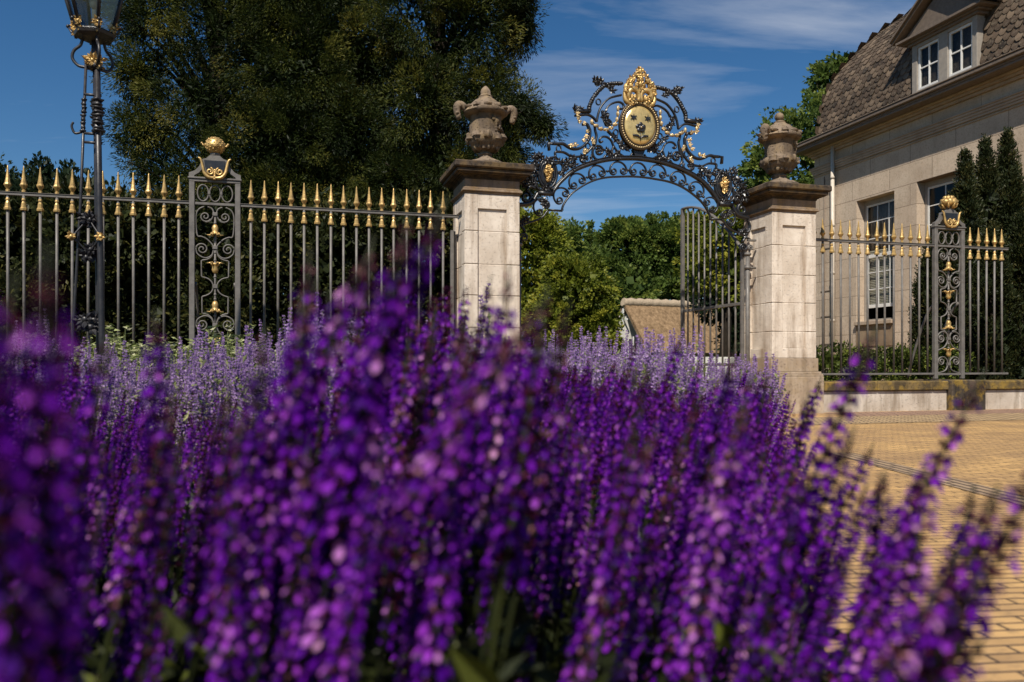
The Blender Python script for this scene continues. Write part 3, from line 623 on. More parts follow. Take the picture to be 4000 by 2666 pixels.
motif((-.064, 3.023), (.064, 3.023))
for sg in (1, -1):
    for k in range(4):
        nx = EYES[k+1][0] if k < 3 else (-.064, 3.023); q = ((EYES[k][1][0]+nx[0])/2, (EYES[k][1][1]+nx[1])/2+.012)
        mb.blob((sg*q[0], 0, q[1]), (.02,.02,.016), 0, 1, .1, 4)
    mb.tube(xz(mir(cat_rom(TAIL + [(-1.585, 2.25)], 4), sg)), .013, 6, flat=1.6)
    mb.tube(xz([(sg*(-1.49)+p[0], 2.14+p[1]) for p in spiral((0,0), .012, .06, 0, 1.7, 26)]), .012, 6, flat=1.6)
    mb.tube(xz(mir(cat_rom([(-1.54,2.52),(-1.585,2.42),(-1.55,2.33),(-1.47,2.21)], 4), sg)), .016, 6, flat=1.5)
mb.build('arch_scrolls', BI, arch)
mb = MB()
fat = {'outer_s': .0165, 'inner_s': .013, 'shoulder': .013, 'crown_mid': .012, 'crown_in': .0115, 'base_s': .0115, 'diag': .015, 'pil_sp': .017, 'pil_c': .016}
for k, P in CURVES.items():
    corner = k == 'outer_s'
    for sg in (1, -1):
        Q = (P[:3] + cat_rom(P[2:], 4)) if corner else cat_rom(P, 5)
        mb.tube(xz(mir(Q, sg)), 1.13*fat.get(k, .0125), 6, flat=1.7)
for p in RING:
    for sg in (1, -1): mb.tube(xz([(sg*p[0]+.03*math.cos(a), p[1]+.036*math.sin(a)) for a in np.linspace(0, 2*math.pi, 17)[:-1]]), .008, 6, closed=True, flat=1.8)
# pedestal under the shield and bars tying the cresting to the arch
mb.poly([(-.05,3.215),(.05,3.215),(.085,3.30),(-.085,3.30)], -.03, .03); mb.tube(xz([(-.62,3.095),(-.62,3.2)]), .012, 6); mb.tube(xz([(.62,3.095),(.62,3.2)]), .012, 6)
mb.build('cresting_scrolls', BI, arch)
for sg in (1, -1):     # heavy roped bars of the crown
    mb = MB()
    Q = mir(ROPE[:3] + cat_rom(ROPE[2:], 5), sg)
    mb.tube(xz(Q[:3]), .03, 8, flat=1.2); Q2 = np.array(Q[3:])
    mb.tube(xz(Q2), .022, 8, flat=1.2)
    L = np.concatenate([[0], np.cumsum(np.linalg.norm(np.diff(Q2, axis=0), axis=1))])
    for k, s_ in enumerate(np.arange(0, L[-1], .03)):
        q = (np.interp(s_, L, Q2[:,0]), np.interp(s_, L, Q2[:,1])); mb.blob((q[0], -.008, q[1]), (.028,.03,.024), 0, k, .2, 5)
    c = (sg*-.545, 4.098)
    mb.tube(xz([(c[0]+sg*p[0], c[1]-.01+p[1]) for p in spiral((0,0), .01, .05, 0, 1.5, 24)]), .016, 6, flat=1.6)
    mb.build('roped_bar', BI, arch)
mb = MB()
for i, p in enumerate(LEAF_BLACK):
    for sg in (1, -1): mb.leafy((sg*p[0], -.012, p[1]), rl.uniform(.05,.072), 6, 0, rl)
for sg in (1, -1):
    for q in ((-1.505,2.80),(-1.49,2.87),(-1.46,2.93),(-1.41,2.96),(-1.36,3.02)): mb.leafy((sg*q[0], -.01, q[1]), .085, 8, 0, rl)
mb.build('acanthus_leaves', BI, arch)
# gilded work
mb = MB()
for i, p in enumerate(LEAF_GOLD):
    if i in (3, 7): continue
    for sg in (1, -1): mb.leafy((sg*p[0], -.03, p[1]), rl.uniform(.034,.046), 6, 0, rl); mb.blob((sg*p[0], -.025, p[1]), (.018,.016,.026), 0, i, .3, 5)
mb.build('gilt_leaves', M['pale_gold'], arch)
for sg in (1, -1):
    mb = MB(); Q = np.array(cat_rom(SWAG, 5)); L = np.concatenate([[0], np.cumsum(np.linalg.norm(np.diff(Q, axis=0), axis=1))])
    mb.tube(xz([(sg*a, b) for a, b in Q], -.03), .008, 5)
    for k, s_ in enumerate(np.linspace(.01, L[-1]-.01, 9)):
        q = (np.interp(s_, L, Q[:,0]), np.interp(s_, L, Q[:,1])); mb.blob((sg*q[0], -.035, q[1]), (.018,.022,.036) if k < 3 or k > 7 else (.036,.024,.020), 0, k, .22, 6)
        mb.leafy((sg*q[0], -.045, q[1]), .026, 4, 0, rl)
    mb.build('garland', M['pale_gold'], arch)
for sg in (1, -1):
    mb = MB(); c = (sg*-1.19, 2.925)
    for (a, b, r) in ((.115,.175,.017),(.088,.142,.012)): mb.tube(xz([(c[0]+a*math.cos(t), c[1]+b*math.sin(t)) for t in np.linspace(0, 2*math.pi, 33)[:-1]]), r, 6, closed=True, flat=1.8)
    V = [(c[0], -.01, c[1])] + [(c[0]+.078*math.cos(t), -.005, c[1]+.13*math.sin(t)) for t in np.linspace(0, 2*math.pi, 25)[:-1]]
    mb.add(V, [(0, 1+i, 1+(i+1) % 24) for i in range(24)]); md = mb.build('medallion', BI, arch)
    mb = MB()
    for k, (dx, dz, r) in enumerate(((0,.07,.04),(.02,.03,.045),(-.025,.015,.04),(.01,-.03,.045),(-.005,-.075,.035),(.0,-.01,.05))):
        mb.blob((c[0]+dx, -.03, c[1]+dz), (r*.8,.022,r*.9), 0, k, .25, 6); mb.leafy((c[0]+dx, -.045, c[1]+dz), .05, 7, 0, rl)
    mb.build('gilt_mask', M['gold'], md)
# shield
sc_ = (0, 3.59); ea, eb = .262, .298
mb = MB(); N_ = 48; V = []; F = []
for k, (f, y) in enumerate(((0,-.075),(.35,-.073),(.62,-.066),(.80,-.055),(.82,-.045))):
    V += [(ea*f*math.cos(t), y, sc_[1]+eb*f*math.sin(t)) for t in np.linspace(0, 2*math.pi, N_+1)[:-1]]
for k in range(4): F += [(k*N_+i, k*N_+(i+1)%N_, (k+1)*N_+(i+1)%N_, (k+1)*N_+i) for i in range(N_)]
mb.add(V, F, 0, True); sh = mb.build('shield', M['shield_gold'], arch)
mb = MB()
for f, r in ((1.0,.016),(.84,.014)): mb.tube(xz([(ea*f*math.cos(t), sc_[1]+eb*f*math.sin(t)) for t in np.linspace(0, 2*math.pi, 49)[:-1]], -.05), r, 8, closed=True)
V = [(ea*f*math.cos(t), -.042, sc_[1]+eb*f*math.sin(t)) for f in (.83, 1.0) for t in np.linspace(0, 2*math.pi, 49)[:-1]]
mb.add(V, [(i, (i+1)%48, 48+(i+1)%48, 48+i) for i in range(48)]); mb.poly([(ea*.98*math.cos(t), sc_[1]+eb*.98*math.sin(t)) for t in np.linspace(0, 2*math.pi, 33)[:-1]], .0, .03)
mb.build('shield_rim', metal('dark bronze', (.05,.03,.012), .4, .3), sh)
mb = MB()
for k in range(58):
    t = 2*math.pi*k/58; mb.blob((ea*.925*math.cos(t), -.06, sc_[1]+eb*.925*math.sin(t)), (.0125,.014,.013), 0, 0, 0, 4)
mb.build('bead_ring', M['pale_gold'], sh)
def yshield(x, z):
    f = math.hypot(x/ea, (z-sc_[1])/eb); return float(np.interp(f, (0,.35,.62,.8), (-.075,-.073,-.066,-.055)))
for cxs in (-.095, .095):
    mb = MB(); cz = sc_[1]+.088; P = []
    for k in range(12):
        r = .047 if k % 2 == 0 else .017; a = math.pi/2 + k*math.pi/6; P.append((cxs+r*math.cos(a), cz+r*math.sin(a)))
    y = yshield(cxs, cz); mb.poly(P, y-.014, y+.004); mb.build('star', BI, sh)
mb = MB(); cz = sc_[1]-.035; y = -.08
mb.blob((0, y, cz), (.034,.02,.034), 0, 0, .1, 6)
for k in range(5):
    a = math.pi/2 + k*2*math.pi/5; mb.blob((.04*math.cos(a), y, cz+.04*math.sin(a)), (.03,.014,.03), 0, k, .08, 6)
mb.tube(xz([(0, cz-.06), (.003, cz-.11), (0, cz-.165)], -.072), .006, 6)
for sg in (1, -1):
    P = cat_rom([(0, cz-.13), (sg*.04, cz-.105), (sg*.09, cz-.10), (sg*.10, cz-.085)], 5); mb.tube([(p[0], yshield(p[0], p[1])-.008, p[1]) for p in P], [.006,.018,.016,.004], 6, flat=.5)
rose = mb.build('rose', BI, sh)
mb = MB(); mb.blob((0, y-.016, cz), .012, 0, 0, 0, 5); mb.build('rose_heart', M['pale_gold'], sh)
# coronet-like crest
mb = MB(); cz0 = 3.88
for sg in (1, -1):
    mb.tube(xz([(sg*.095+sg*p[0], cz0+.07+p[1]*1.15) for p in spiral((0,0), .02, .092, R(150), 1.2, 30)], -.05), [.022,.03,.036,.03], 8, flat=1.2)
    mb.tube(xz(mir(cat_rom([(.03, 3.90),(.10, 3.845),(.18, 3.875),(.205, 3.96),(.19, 4.06)], 5), sg), -.045), [.014,.026,.03,.022,.016], 8, flat=1.2)
    for k, (dx, dz, r) in enumerate(((.115,.035,.05),(.10,-.005,.035),(.165,.17,.052),(.14,.225,.045),(.19,.12,.036),(.10,.265,.034))):
        mb.blob((sg*dx, -.055, cz0+dz), (r,.03,r*1.1), 0, k, .25, 7); mb.leafy((sg*dx, -.075, cz0+dz), r*1.1, 7, 0, rl)
    for k, (dx, dz) in enumerate(((.05,.35),(.085,.31),(.125,.285),(.03,.395),(.15,.24))): mb.leafy((sg*dx, -.055, cz0+dz), .045, 7, 0, rl)
for k, (dz, rx, rz) in enumerate(((.15,.045,.06),(.21,.07,.05),(.27,.05,.04),(.325,.055,.038),(.375,.034,.036),(.41,.014,.03))):
    mb.blob((0, -.05, cz0+dz), (rx,.04,rz), 0, k*2, .2, 8); mb.leafy((0, -.075, cz0+dz), rx*1.1, 8, 0, rl)
mb.build('crest', M['gold'], arch)
# supporting columns with scroll caps
for sg in (-1, 1):
    mb = MB(); x = sg*1.55
    mb.tube([(x,0,.0),(x,0,2.06)], .028, 12); mb.lathe([(.05,0),(.05,.03),(.035,.06),(.035,.10),(.028,.12)], 12, (x,0,.0)); mb.lathe([(.03,0),(.045,.015),(.05,.03),(.036,.045)], 12, (x,0,2.03))
    mb.tube(xz([(x-.04*sg*-1+p[0], 2.14+p[1]) for p in spiral((0,0), .01, .04, 0, 1.6, 24)]), .011, 6, flat=1.8)
    mb.tube([(x,0,1.88),(x+sg*.12,0,1.88)], .014, 6); mb.lathe([(.04,0),(.042,.04)], 12, (x,0,1.86)); mb.box(min(x,x+sg*.12), max(x,x+sg*.12), -.02, .02, 2.225, 2.25, .003)
    mb.build('column', M['grey_iron'], arch)

# ------------------------------------------------------------------ open gate leaf
gl_ = gthing('gate_leaf', 'tall iron gate leaf standing open behind the right gate pillar', 'gate', 3.80, .40)
gl_.rotation_euler[2] = A_GATE + R(90); GI = M['grey_iron']
topz = lambda x: 2.12 + .84*math.sin(min(1, x/1.62)*math.pi/2)**.9
mb = MB(); mb.box(-.022, .022, -.022, .022, .06, 2.15, .004); mb.build('stile', GI, gl_)
mb = MB(); mb.box(1.605, 1.655, -.025, .025, .06, 2.965, .004); mb.build('stile', GI, gl_)
mb = MB(); mb.tube([(x,0,topz(x)) for x in np.linspace(0,1.63,20)], .02, 6, flat=1.4); mb.build('top_rail', GI, gl_)
for z in (.12, .62, 1.42):
    mb = MB(); mb.box(.0225, 1.6045, -.017, .017, z-.02, z+.02, .003); mb.build('cross_rail', GI, gl_)
for k in range(1, 10):
    x = k*1.63/10; mb = MB(); mb.tube([(x,0,.13),(x,0,topz(x)-.012)], .0135, 8); mb.build('bar', GI, gl_)

# ------------------------------------------------------------------ street lamp
lamp = thing('street_lamp', 'slender dark iron street lamp with gilded flowers and a tapering glass lantern', 'street lamp', (-3.27, 6.35, .073), R(8))
lamp.scale = (.882,)*3; lamp.rotation_euler = (0, R(-1.0), R(8)); LI = M['lamp_iron']
rods = [((-.21,-.05),(-.07,-.02),.013), ((-.045,.10),(-.005,.03),.026), ((.05,-.10),(.022,-.012),.028)]
for (b, t_, r) in rods:
    mb = MB(); mb.tube([(b[0]*1.25, b[1]*1.25, -.07), (b[0], b[1], .9), ((b[0]+t_[0])/2.15, (b[1]+t_[1])/2.15, 2.1), (t_[0], t_[1], 3.32)], r, 8)
    for z in np.arange(2.72, 3.02, .035):
        f = (z-.9)/2.42; mb.blob((b[0]+(t_[0]-b[0])*f, b[1]+(t_[1]-b[1])*f, z), (r*1.7, r*1.7, .02), 0, z*40, .3, 5)
    mb.build('leg', LI, lamp)
def clus(c, s, n, m, seed, name):
    mb = MB(); q = random.Random(seed)
    for k in range(n):
        a = 2*math.pi*k/n; mb.leafy((c[0]+s*.35*math.cos(a), c[1]+s*.35*math.sin(a), c[2]+q.uniform(-.4,.4)*s), s*.75, 8, 0, q)
    mb.build(name, m, lamp)
clus((-.06,-.03,1.93), .10, 6, LI, 1, 'leaf_collar'); clus((-.065,-.02,1.62), .11, 6, LI, 2, 'leaf_collar'); clus((-.08,-.02,.98), .13, 6, LI, 3, 'leaf_collar')
for (x, z) in ((-.19,1.76),(.055,1.76)):
    mb = MB(); mb.leafy((x,-.10,z), .055, 8, 0, rl); mb.blob((x,-.09,z), .028, 0, 1, .25, 6); mb.build('gilt_bud', M['gold'], lamp)
mb = MB()
for z0, z1 in ((1.93,1.76),(1.62,1.76)):
    for sg in (-1, 1): mb.tube(cat_rom([(-.06,-.05,z0),(-.065+sg*.06,-.07,(z0+z1)/2),(-.065+sg*.12,-.09,z1)], 5), .009, 6)
mb.tube(cat_rom([(-.10,-.02,2.72),(-.17,-.02,2.70),(-.20,-.02,2.76),(-.185,-.02,2.80)], 5), .011, 6)
for z in (2.62,2.70,3.05): mb.tube([(-.09,-.03,z),(.05,.0,z)], .013, 6)
mb.build('tie_bars', LI, lamp)
for ang in (10, 130, 250):
    d = (math.cos(R(ang+170)), math.sin(R(ang+170)))
    mb = MB(); P = cat_rom([(.05,3.30),(.14,3.315),(.19,3.38),(.175,3.45),(.12,3.50),(.10,3.565)], 6); mb.tube([(d[0]*r_, d[1]*r_, z) for r_, z in P], .014, 7)
    mb.blob((d[0]*.112, d[1]*.112, 3.56), .018, 0, 2, .1, 5); mb.build('bracket', LI, lamp)
mb = MB(); mb.tube([(0,0,3.3),(0,0,3.56)], .028, 10); mb.lathe([(.05,0),(.06,.03),(.045,.06)], 12, (0,0,3.28)); mb.build('stem', LI, lamp)
clus((0,0,3.36), .105, 7, M['gold'], 5, 'gilt_collar')
# lantern: six-sided, widening upward
def hexr(r, z, off=0): return [np.array([r*math.cos(R(60*k+off)), r*math.sin(R(60*k+off)), z]) for k in range(6)]
z0, z1, r0, r1 = 3.60, 4.25, .155, .325
mb = MB()
mb.lathe([(.06,3.535),(.12,3.55),(.175,3.575),(.185,3.60),(.17,3.615)], 6, smooth=False)
B0, B1 = hexr(r0, z0+.01), hexr(r1, z1); mid = hexr(r0+(r1-r0)*.60, z0+(z1-z0)*.60)
for k in range(6):
    mb.tube([B0[k], B1[k]], .017, 6); mb.tube([B1[k], B1[(k+1)%6]], .02, 6); mb.tube([mid[k], mid[(k+1)%6]], .011, 6); mb.tube([B0[k], B0[(k+1)%6]], .015, 6)
mb.lathe([(r1+.04,z1),(r1+.05,z1+.03),(.27,z1+.12),(.17,z1+.22),(.10,z1+.25),(.10,z1+.32),(.05,z1+.38),(.02,z1+.45)], 6, smooth=False)
for k in range(6):
    p = B0[k]; mb.tube([p*1.0, p*np.array([1.25,1.25,1])+np.array([0,0,.0]), p*np.array([1.42,1.42,1])+np.array([0,0,.045])], [.012,.01,.008], 6); mb.blob(p*np.array([1.44,1.44,1])+np.array([0,0,.055]), .016, 0, 1, .1, 4)
    mb.tube([p, p*np.array([1.02,1.02,1])-np.array([0,0,.05])], [.012,.014], 6)
lan = mb.build('lantern', LI, lamp)
mb = MB()
for k in range(6):
    k2 = (k+1)%6; V = [B0[k]*np.array([.97,.97,1]), B0[k2]*np.array([.97,.97,1]), B1[k2]*np.array([.97,.97,1]), B1[k]*np.array([.97,.97,1])]; mb.add(V, [(0,1,2,3)])
mb.build('pane', M['lantern_glass'], lan)
mb = MB()
for k in range(6):
    p = B0[k]*np.array([1.08,1.08,1]); mb.leafy(p+np.array([0,0,.05]), .06, 9, 0, rl); mb.blob(p+np.array([0,0,.055]), .02, 0, k, .3, 6); mb.leafy(p+np.array([0,0,.0]), .045, 7, 0, rl)
mb.build('gilt_leaves', M['gold'], lan)
mb = MB(); mb.tube([(0,0,3.6),(0,0,3.82)], .02, 8); mb.blob((0,0,3.9), (.04,.04,.08), 0, 0, 0, 8); mb.build('burner', M['cream_paint'], lan)

# ------------------------------------------------------------------ manor house
HU, HV0, HV1, HB = 10.29, 1.0, 7.66, 19.3
house = gthing('manor_house', 'sandstone manor house with shingled mansard roof, dormer and tall sash windows', 'house', 0, 0)
wins = [(2.94,4.43,1.57,4.30),(5.04,6.19,1.57,4.26)]
def qd(mb, a, b, c, d, m=0): mb.add([a,b,c,d], [(0,1,2,3)], m)
mb = MB(); ZT = 5.80; vs_ = sorted({HV0, HV1, *[w_[0] for w_ in wins], *[w_[1] for w_ in wins]})
for a, b in zip(vs_[:-1], vs_[1:]):
    wn = next((w_ for w_ in wins if w_[0] == a), None)
    for z0_, z1_ in ([(0, ZT)] if wn is None else [(0, wn[2]), (wn[3], ZT)]): qd(mb, (HU,a,z0_), (HU,a,z1_), (HU,b,z1_), (HU,b,z0_))
D = .26
for v0, v1, a, b in wins:
    qd(mb,(HU,v0,a),(HU+D,v0,a),(HU+D,v0,b),(HU,v0,b)); qd(mb,(HU,v1,a),(HU,v1,b),(HU+D,v1,b),(HU+D,v1,a)); qd(mb,(HU,v0,b),(HU+D,v0,b),(HU+D,v1,b),(HU,v1,b)); qd(mb,(HU,v0,a),(HU,v1,a),(HU+D,v1,a),(HU+D,v0,a))
qd(mb,(HU,HV1,0),(HU,HV1,ZT),(HB,HV1,ZT),(HB,HV1,0)); qd(mb,(HU,HV0,0),(HB,HV0,0),(HB,HV0,ZT),(HU,HV0,ZT)); qd(mb,(HB,HV0,0),(HB,HV1,0),(HB,HV1,ZT),(HB,HV0,ZT))
mb.build('wall', M['ashlar'], house)
mb = MB(); mb.box(HU-.05, HU-.003, HV0, HV1+.05, 0, .75, .01); mb.build('wall_base', M['plinthstone'], house)
mb = MB()
for v0, v1, a, b in wins: mb.box(HU-.02, HU-.003, v0, v1, 1.02, a-.09, .004)
mb.build('apron', M['apron'], house)
mb = MB()
def run(z0_, z1_, pr, c=.006): mb.box(HU-pr, HU-.002, HV0-pr, HV1+pr, z0_, z1_, c); mb.box(HU+.002, HB+pr, HV1+.002, HV1+pr, z0_, z1_, c)
run(5.10,5.125,.025); run(5.15,5.20,.035); run(5.201,5.25,.05); run(5.251,5.30,.07); run(5.301,5.33,.09)
run(5.56,5.62,.06); run(5.621,5.67,.11); run(5.671,5.71,.17); mb.build('cornice', M['cornice'], house)
mb = MB(); o = .40
mb.box(HU-o, HB+o, HV0-o, HV1+.3, 5.711, 5.76, .006); mb.box(HU-o-.012, HB+o, HV0-o, HV1+.312, 5.761, 5.80, .004)
mb.build('soffit', M['brown_paint'], house)
mb = MB(); mb.box(HU-o-.07, HU-o+.10, HV0-o, HV1+.33, 5.801, 5.875, .012); mb.box(HU-o-.085, HU-o+.11, HV0-o, HV1+.345, 5.876, 5.90, .006); mb.box(HU-o+.1101, HB+o, HV1+.1, HV1+.345, 5.801, 5.89, .01)
mb.build('gutter', M['brown_paint'], house)
mb = MB(); mb.tube([(HU-.10,6.87,0),(HU-.10,6.87,5.70)], .042, 10)
for z in (.6,1.6,2.7,3.8,4.9): mb.lathe([(.05,0),(.052,.05),(.05,.06)], 10, (HU-.10,6.87,z))
mb.build('drainpipe', M['cream_paint'], house)
mb = MB(); mb.tube([(HU-.02,7.27,.3),(HU-.02,7.27,5.05)], .012, 6)
for z in (1.1,1.75,2.35,3.35): mb.box(HU-.012, HU-.002, 6.95, 7.42, z-.012, z+.012, .002)
mb.build('cable', M['brown_paint'], house)
for (v0, v1, a, b), kind in zip(wins, (0, 1)):
    uf = HU+.20
    mb = MB(); f = .06
    mb.box(uf, uf+.06, v0+.001, v0+f, a+.001, b-.001, .004); mb.box(uf, uf+.06, v1-f, v1-.001, a+.001, b-.001, .004); mb.box(uf, uf+.06, v0+f+.001, v1-f-.001, b-.11, b-.001, .004); mb.box(uf, uf+.06, v0+f+.001, v1-f-.001, a+.001, a+.05, .004)
    wd = mb.build('window', M['grey_paint'], house)
    mb = MB(); zm = a+(b-a)*.53; s_ = .042; V0, V1 = v0+f+.002, v1-f-.002
    zlo = a+.30 if kind == 1 else a+.05
    for (za, zb, u_, rows) in ((zm-.02, b-.112, uf+.012, 3), (zlo, zm+.025, uf+.036, 3)):
        mb.box(u_, u_+.022, V0, V0+s_, za, zb, .003); mb.box(u_, u_+.022, V1-s_, V1, za, zb, .003); mb.box(u_, u_+.022, V0+s_+.001, V1-s_-.001, zb-s_, zb, .003); mb.box(u_, u_+.022, V0+s_+.001, V1-s_-.001, za, za+s_*1.8, .003)
        for k in (1, 2): x = V0+(V1-V0)*k/3; mb.box(u_+.002, u_+.02, x-.011, x+.011, za+s_*1.8, zb-s_, .002)
        for k in range(1, rows): z = za+s_+(zb-za-s_)*k/rows; mb.box(u_+.0035, u_+.0185, V0+s_, V1-s_, z-.011, z+.011, .002)
    mb.build('sash', M['white_paint'], wd)
    mb = MB(); qd(mb,(uf+.023,V0,zm),(uf+.023,V0,b-.11),(uf+.023,V1,b-.11),(uf+.023,V1,zm)); qd(mb,(uf+.047,V0,zlo),(uf+.047,V0,zm),(uf+.047,V1,zm),(uf+.047,V1,zlo)); mb.build('pane', M['glass'], wd)
    mb = MB(); mb.box(uf-.28, uf+.06, v0+.003, v1-.003, a-.085, a-.001, .008); mb.build('sill', M['cornice'], wd)
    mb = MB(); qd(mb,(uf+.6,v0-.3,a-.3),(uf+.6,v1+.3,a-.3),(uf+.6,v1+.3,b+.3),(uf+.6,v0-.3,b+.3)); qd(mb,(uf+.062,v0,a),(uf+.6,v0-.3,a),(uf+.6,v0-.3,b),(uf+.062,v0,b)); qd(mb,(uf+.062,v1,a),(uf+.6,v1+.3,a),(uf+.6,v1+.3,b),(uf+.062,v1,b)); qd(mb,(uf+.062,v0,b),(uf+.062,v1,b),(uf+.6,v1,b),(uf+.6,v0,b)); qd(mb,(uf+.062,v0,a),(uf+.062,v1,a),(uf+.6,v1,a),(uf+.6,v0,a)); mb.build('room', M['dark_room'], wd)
    if kind == 1:
        mb = MB()
        for k in range(34): z = a+.36+k*.036; mb.add([(uf+.10,V0,z),(uf+.10,V1,z),(uf+.115,V1,z+.030),(uf+.115,V0,z+.030)], [(0,1,2,3)])
        mb.build('blind', M['blind'], wd)
        mb = MB()
        for k in range(12): x = V0+(V1-V0)*k/12; mb.tube([(uf+.16,x+.04,a+1.4),(uf+.16,x+.05,b)], .05, 6)
        mb.build('curtain', M['curtain'], wd)
# mansard
prof = [(.30,5.90),(.36,6.15),(.40,6.5),(.48,6.98),(.60,7.34),(.78,7.66),(1.08,8.06),(1.5,8.46),(1.95,8.72),(2.6,8.98),(3.4,9.2)]
rg = lambda s_, z: [(HU-.3+s_, HV1+.3-s_, z), (HU-.3+s_, HV0-.3+s_, z), (HB+.3-s_, HV0-.3+s_, z), (HB+.3-s_, HV1+.3-s_, z)]
pp = cat_rom(prof, 3); mb = MB(); V = [q for p in pp for q in rg(*p)]; mb.add(V, [(4*i+k, 4*i+(k+1)%4, 4*i+4+(k+1)%4, 4*i+4+k) for i in range(len(pp)-1) for k in range(4)] + [tuple(len(V)-4+k for k in range(4))], 0, False, .25)
roof = mb.build('roof', M['shingle'], house)
# individual shingles on the side facing the gate
PP = np.array(pp); L = np.concatenate([[0], np.cumsum(np.linalg.norm(np.diff(PP, axis=0), axis=1))])
DV0, DV1 = 2.93, 4.55; mb = MB(); row = 0; tw, th = .165, .125
VV = []; FF = []; TT = []
def one_tile(base, along, up, out, wd_, hh, tint):
    k = len(VV); ti = random.uniform(.0,.014); wj = wd_*.5*random.uniform(.93,.99)
    b = base + out*(.022+ti); t_ = base + up*hh*1.5 + out*.006
    lo = -up*random.uniform(0,.012)
    pts = [b-along*wj+up*hh*.38, b-along*wj*.45+lo, b+along*wj*.45+lo, b+along*wj+up*hh*.38, t_+along*wj, t_-along*wj]
    VV.extend(pts); dn = -out*.014
    VV.extend([pts[0]+dn, pts[1]+dn, pts[2]+dn, pts[3]+dn])
    FF.extend([(k,k+1,k+2,k+3),(k+3,k+4,k+5,k),(k,k+6,k+7,k+1),(k+1,k+7,k+8,k+2),(k+2,k+8,k+9,k+3)]); TT.extend([tint]*5)
for s0 in np.arange(0, L[-1]-.1, th):
    s_, z = np.interp(s0, L, PP[:,0]), np.interp(s0, L, PP[:,1]); s2, z2 = np.interp(s0+.05, L, PP[:,0]), np.interp(s0+.05, L, PP[:,1])
    d = np.array([s2-s_, z2-z]); d /= np.linalg.norm(d)
    va, vb = HV0-.3+s_, HV1+.3-s_
    for v in np.arange(va + (tw/2 if row % 2 else 0), vb, tw):
        if DV0 < v < DV1 and z < 7.75: continue
        one_tile(np.array([HU-.3+s_, v, z]), np.array([0,1.0,0]), np.array([d[0],0,d[1]]), np.array([-d[1],0,d[0]]), tw, th, float(np.clip(random.gauss(.5,.24),0,1)))
    for u in np.arange(HU-.3+s_ + (tw/2 if row % 2 else 0), min(HB+.3-s_, HU+4), tw):
        one_tile(np.array([u, vb, z]), np.array([-1.0,0,0]), np.array([0,-d[0],d[1]]), np.array([0,d[1],d[0]]), tw, th, float(np.clip(random.gauss(.5,.24),0,1)))
    row += 1
mb.add(np.array(VV), np.array(FF), 0, False, np.array(TT)); mb.build('shingles', M['shingle'], roof)['kind'] = 'stuff'
# dormer
du = HU-.02; mb = MB(); dw = [(2.99+.07,3.63),(3.85,4.40)]; za, zb = 6.13, 6.99
for a, b in ((2.95,3.06),(3.63,3.85),(4.40,4.53)): mb.box(du, du+.14, a, b, 5.905, 7.06, .004)
for a, b in dw: mb.box(du+.002, du+.138, a+.001, b-.001, 5.905, za-.001, .003); mb.box(du+.002, du+.138, a+.001, b-.001, zb+.001, 7.06, .003)
mb.box(du+.141, du+2.2, 2.955, 3.0, 5.905, 7.06); mb.box(du+.141, du+2.2, 4.48, 4.525, 5.905, 7.06)
dorm = mb.build('dormer', M['grey_paint'], house)
mb = MB()
for k, (a, b) in enumerate(dw):
    s_ = .05; u_ = du+.03; mb.box(u_, u_+.05, a+.002, a+s_, za, zb, .004); mb.box(u_, u_+.05, b-s_, b-.002, za, zb, .004); mb.box(u_, u_+.05, a+s_+.001, b-s_-.001, za, za+s_, .004); mb.box(u_, u_+.05, a+s_+.001, b-s_-.001, zb-s_, zb, .004)
    c = (a+b)/2; z = (za+zb)/2; mb.box(u_+.005, u_+.042, c-.014, c+.014, za+s_, zb-s_, .002); mb.box(u_+.008, u_+.038, a+s_, b-s_, z-.014, z+.014, .002)
mb.build('dormer_window', M['white_paint'], dorm)
mb = MB()
for a, b in dw: qd(mb,(du+.06,a,za),(du+.06,a,zb),(du+.06,b,zb),(du+.06,b,za))
mb.build('pane', M['glass'], dorm)
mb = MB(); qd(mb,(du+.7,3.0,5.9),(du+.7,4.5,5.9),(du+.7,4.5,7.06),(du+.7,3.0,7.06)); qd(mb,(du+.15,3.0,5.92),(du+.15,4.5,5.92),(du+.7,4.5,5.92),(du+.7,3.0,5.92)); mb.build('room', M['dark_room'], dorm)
mb = MB()
for k, (pr, z0_, z1_) in enumerate(((.05,7.061,7.11),(.10,7.111,7.15),(.19,7.151,7.20))): mb.box(du-pr, du+2.4, 2.95-pr*1.3, 4.53+pr*1.3, z0_, z1_, .005)
c = 3.74; hw = 1.12; az = 7.98
V = [(du-.06, c-hw+.12, 7.201), (du-.06, c+hw-.12, 7.201), (du-.06, c, az-.12)]; V += [(du+2.4, q[1], q[2]) for q in V]; mb.add(V, [(0,1,2),(3,5,4)])
for sg in (-1, 1):     # raking slabs
    e = np.array([c+sg*hw, 7.19]); a_ = np.array([c, az]); d = (a_-e)/np.linalg.norm(a_-e); nn = np.array([-d[1], d[0]])*(1 if sg < 0 else -1)
    if nn[1] < 0: nn = -nn
    for (pr, t0, t1) in ((.20,0,.05),(.25,.051,.085)):
        V = []
        for u_ in (du-pr, du+2.6):
            for q in (e+nn*t0, a_+np.array([0,t0/abs(nn[1])]), a_+np.array([0,t1/abs(nn[1])]), e+nn*t1): V.append((u_, q[0], q[1]))
        mb.add(V, [(0,1,2,3),(4,7,6,5),(0,4,5,1),(1,5,6,2),(2,6,7,3),(3,7,4,0)])
mb.build('pediment', M['brown_paint'], dorm)

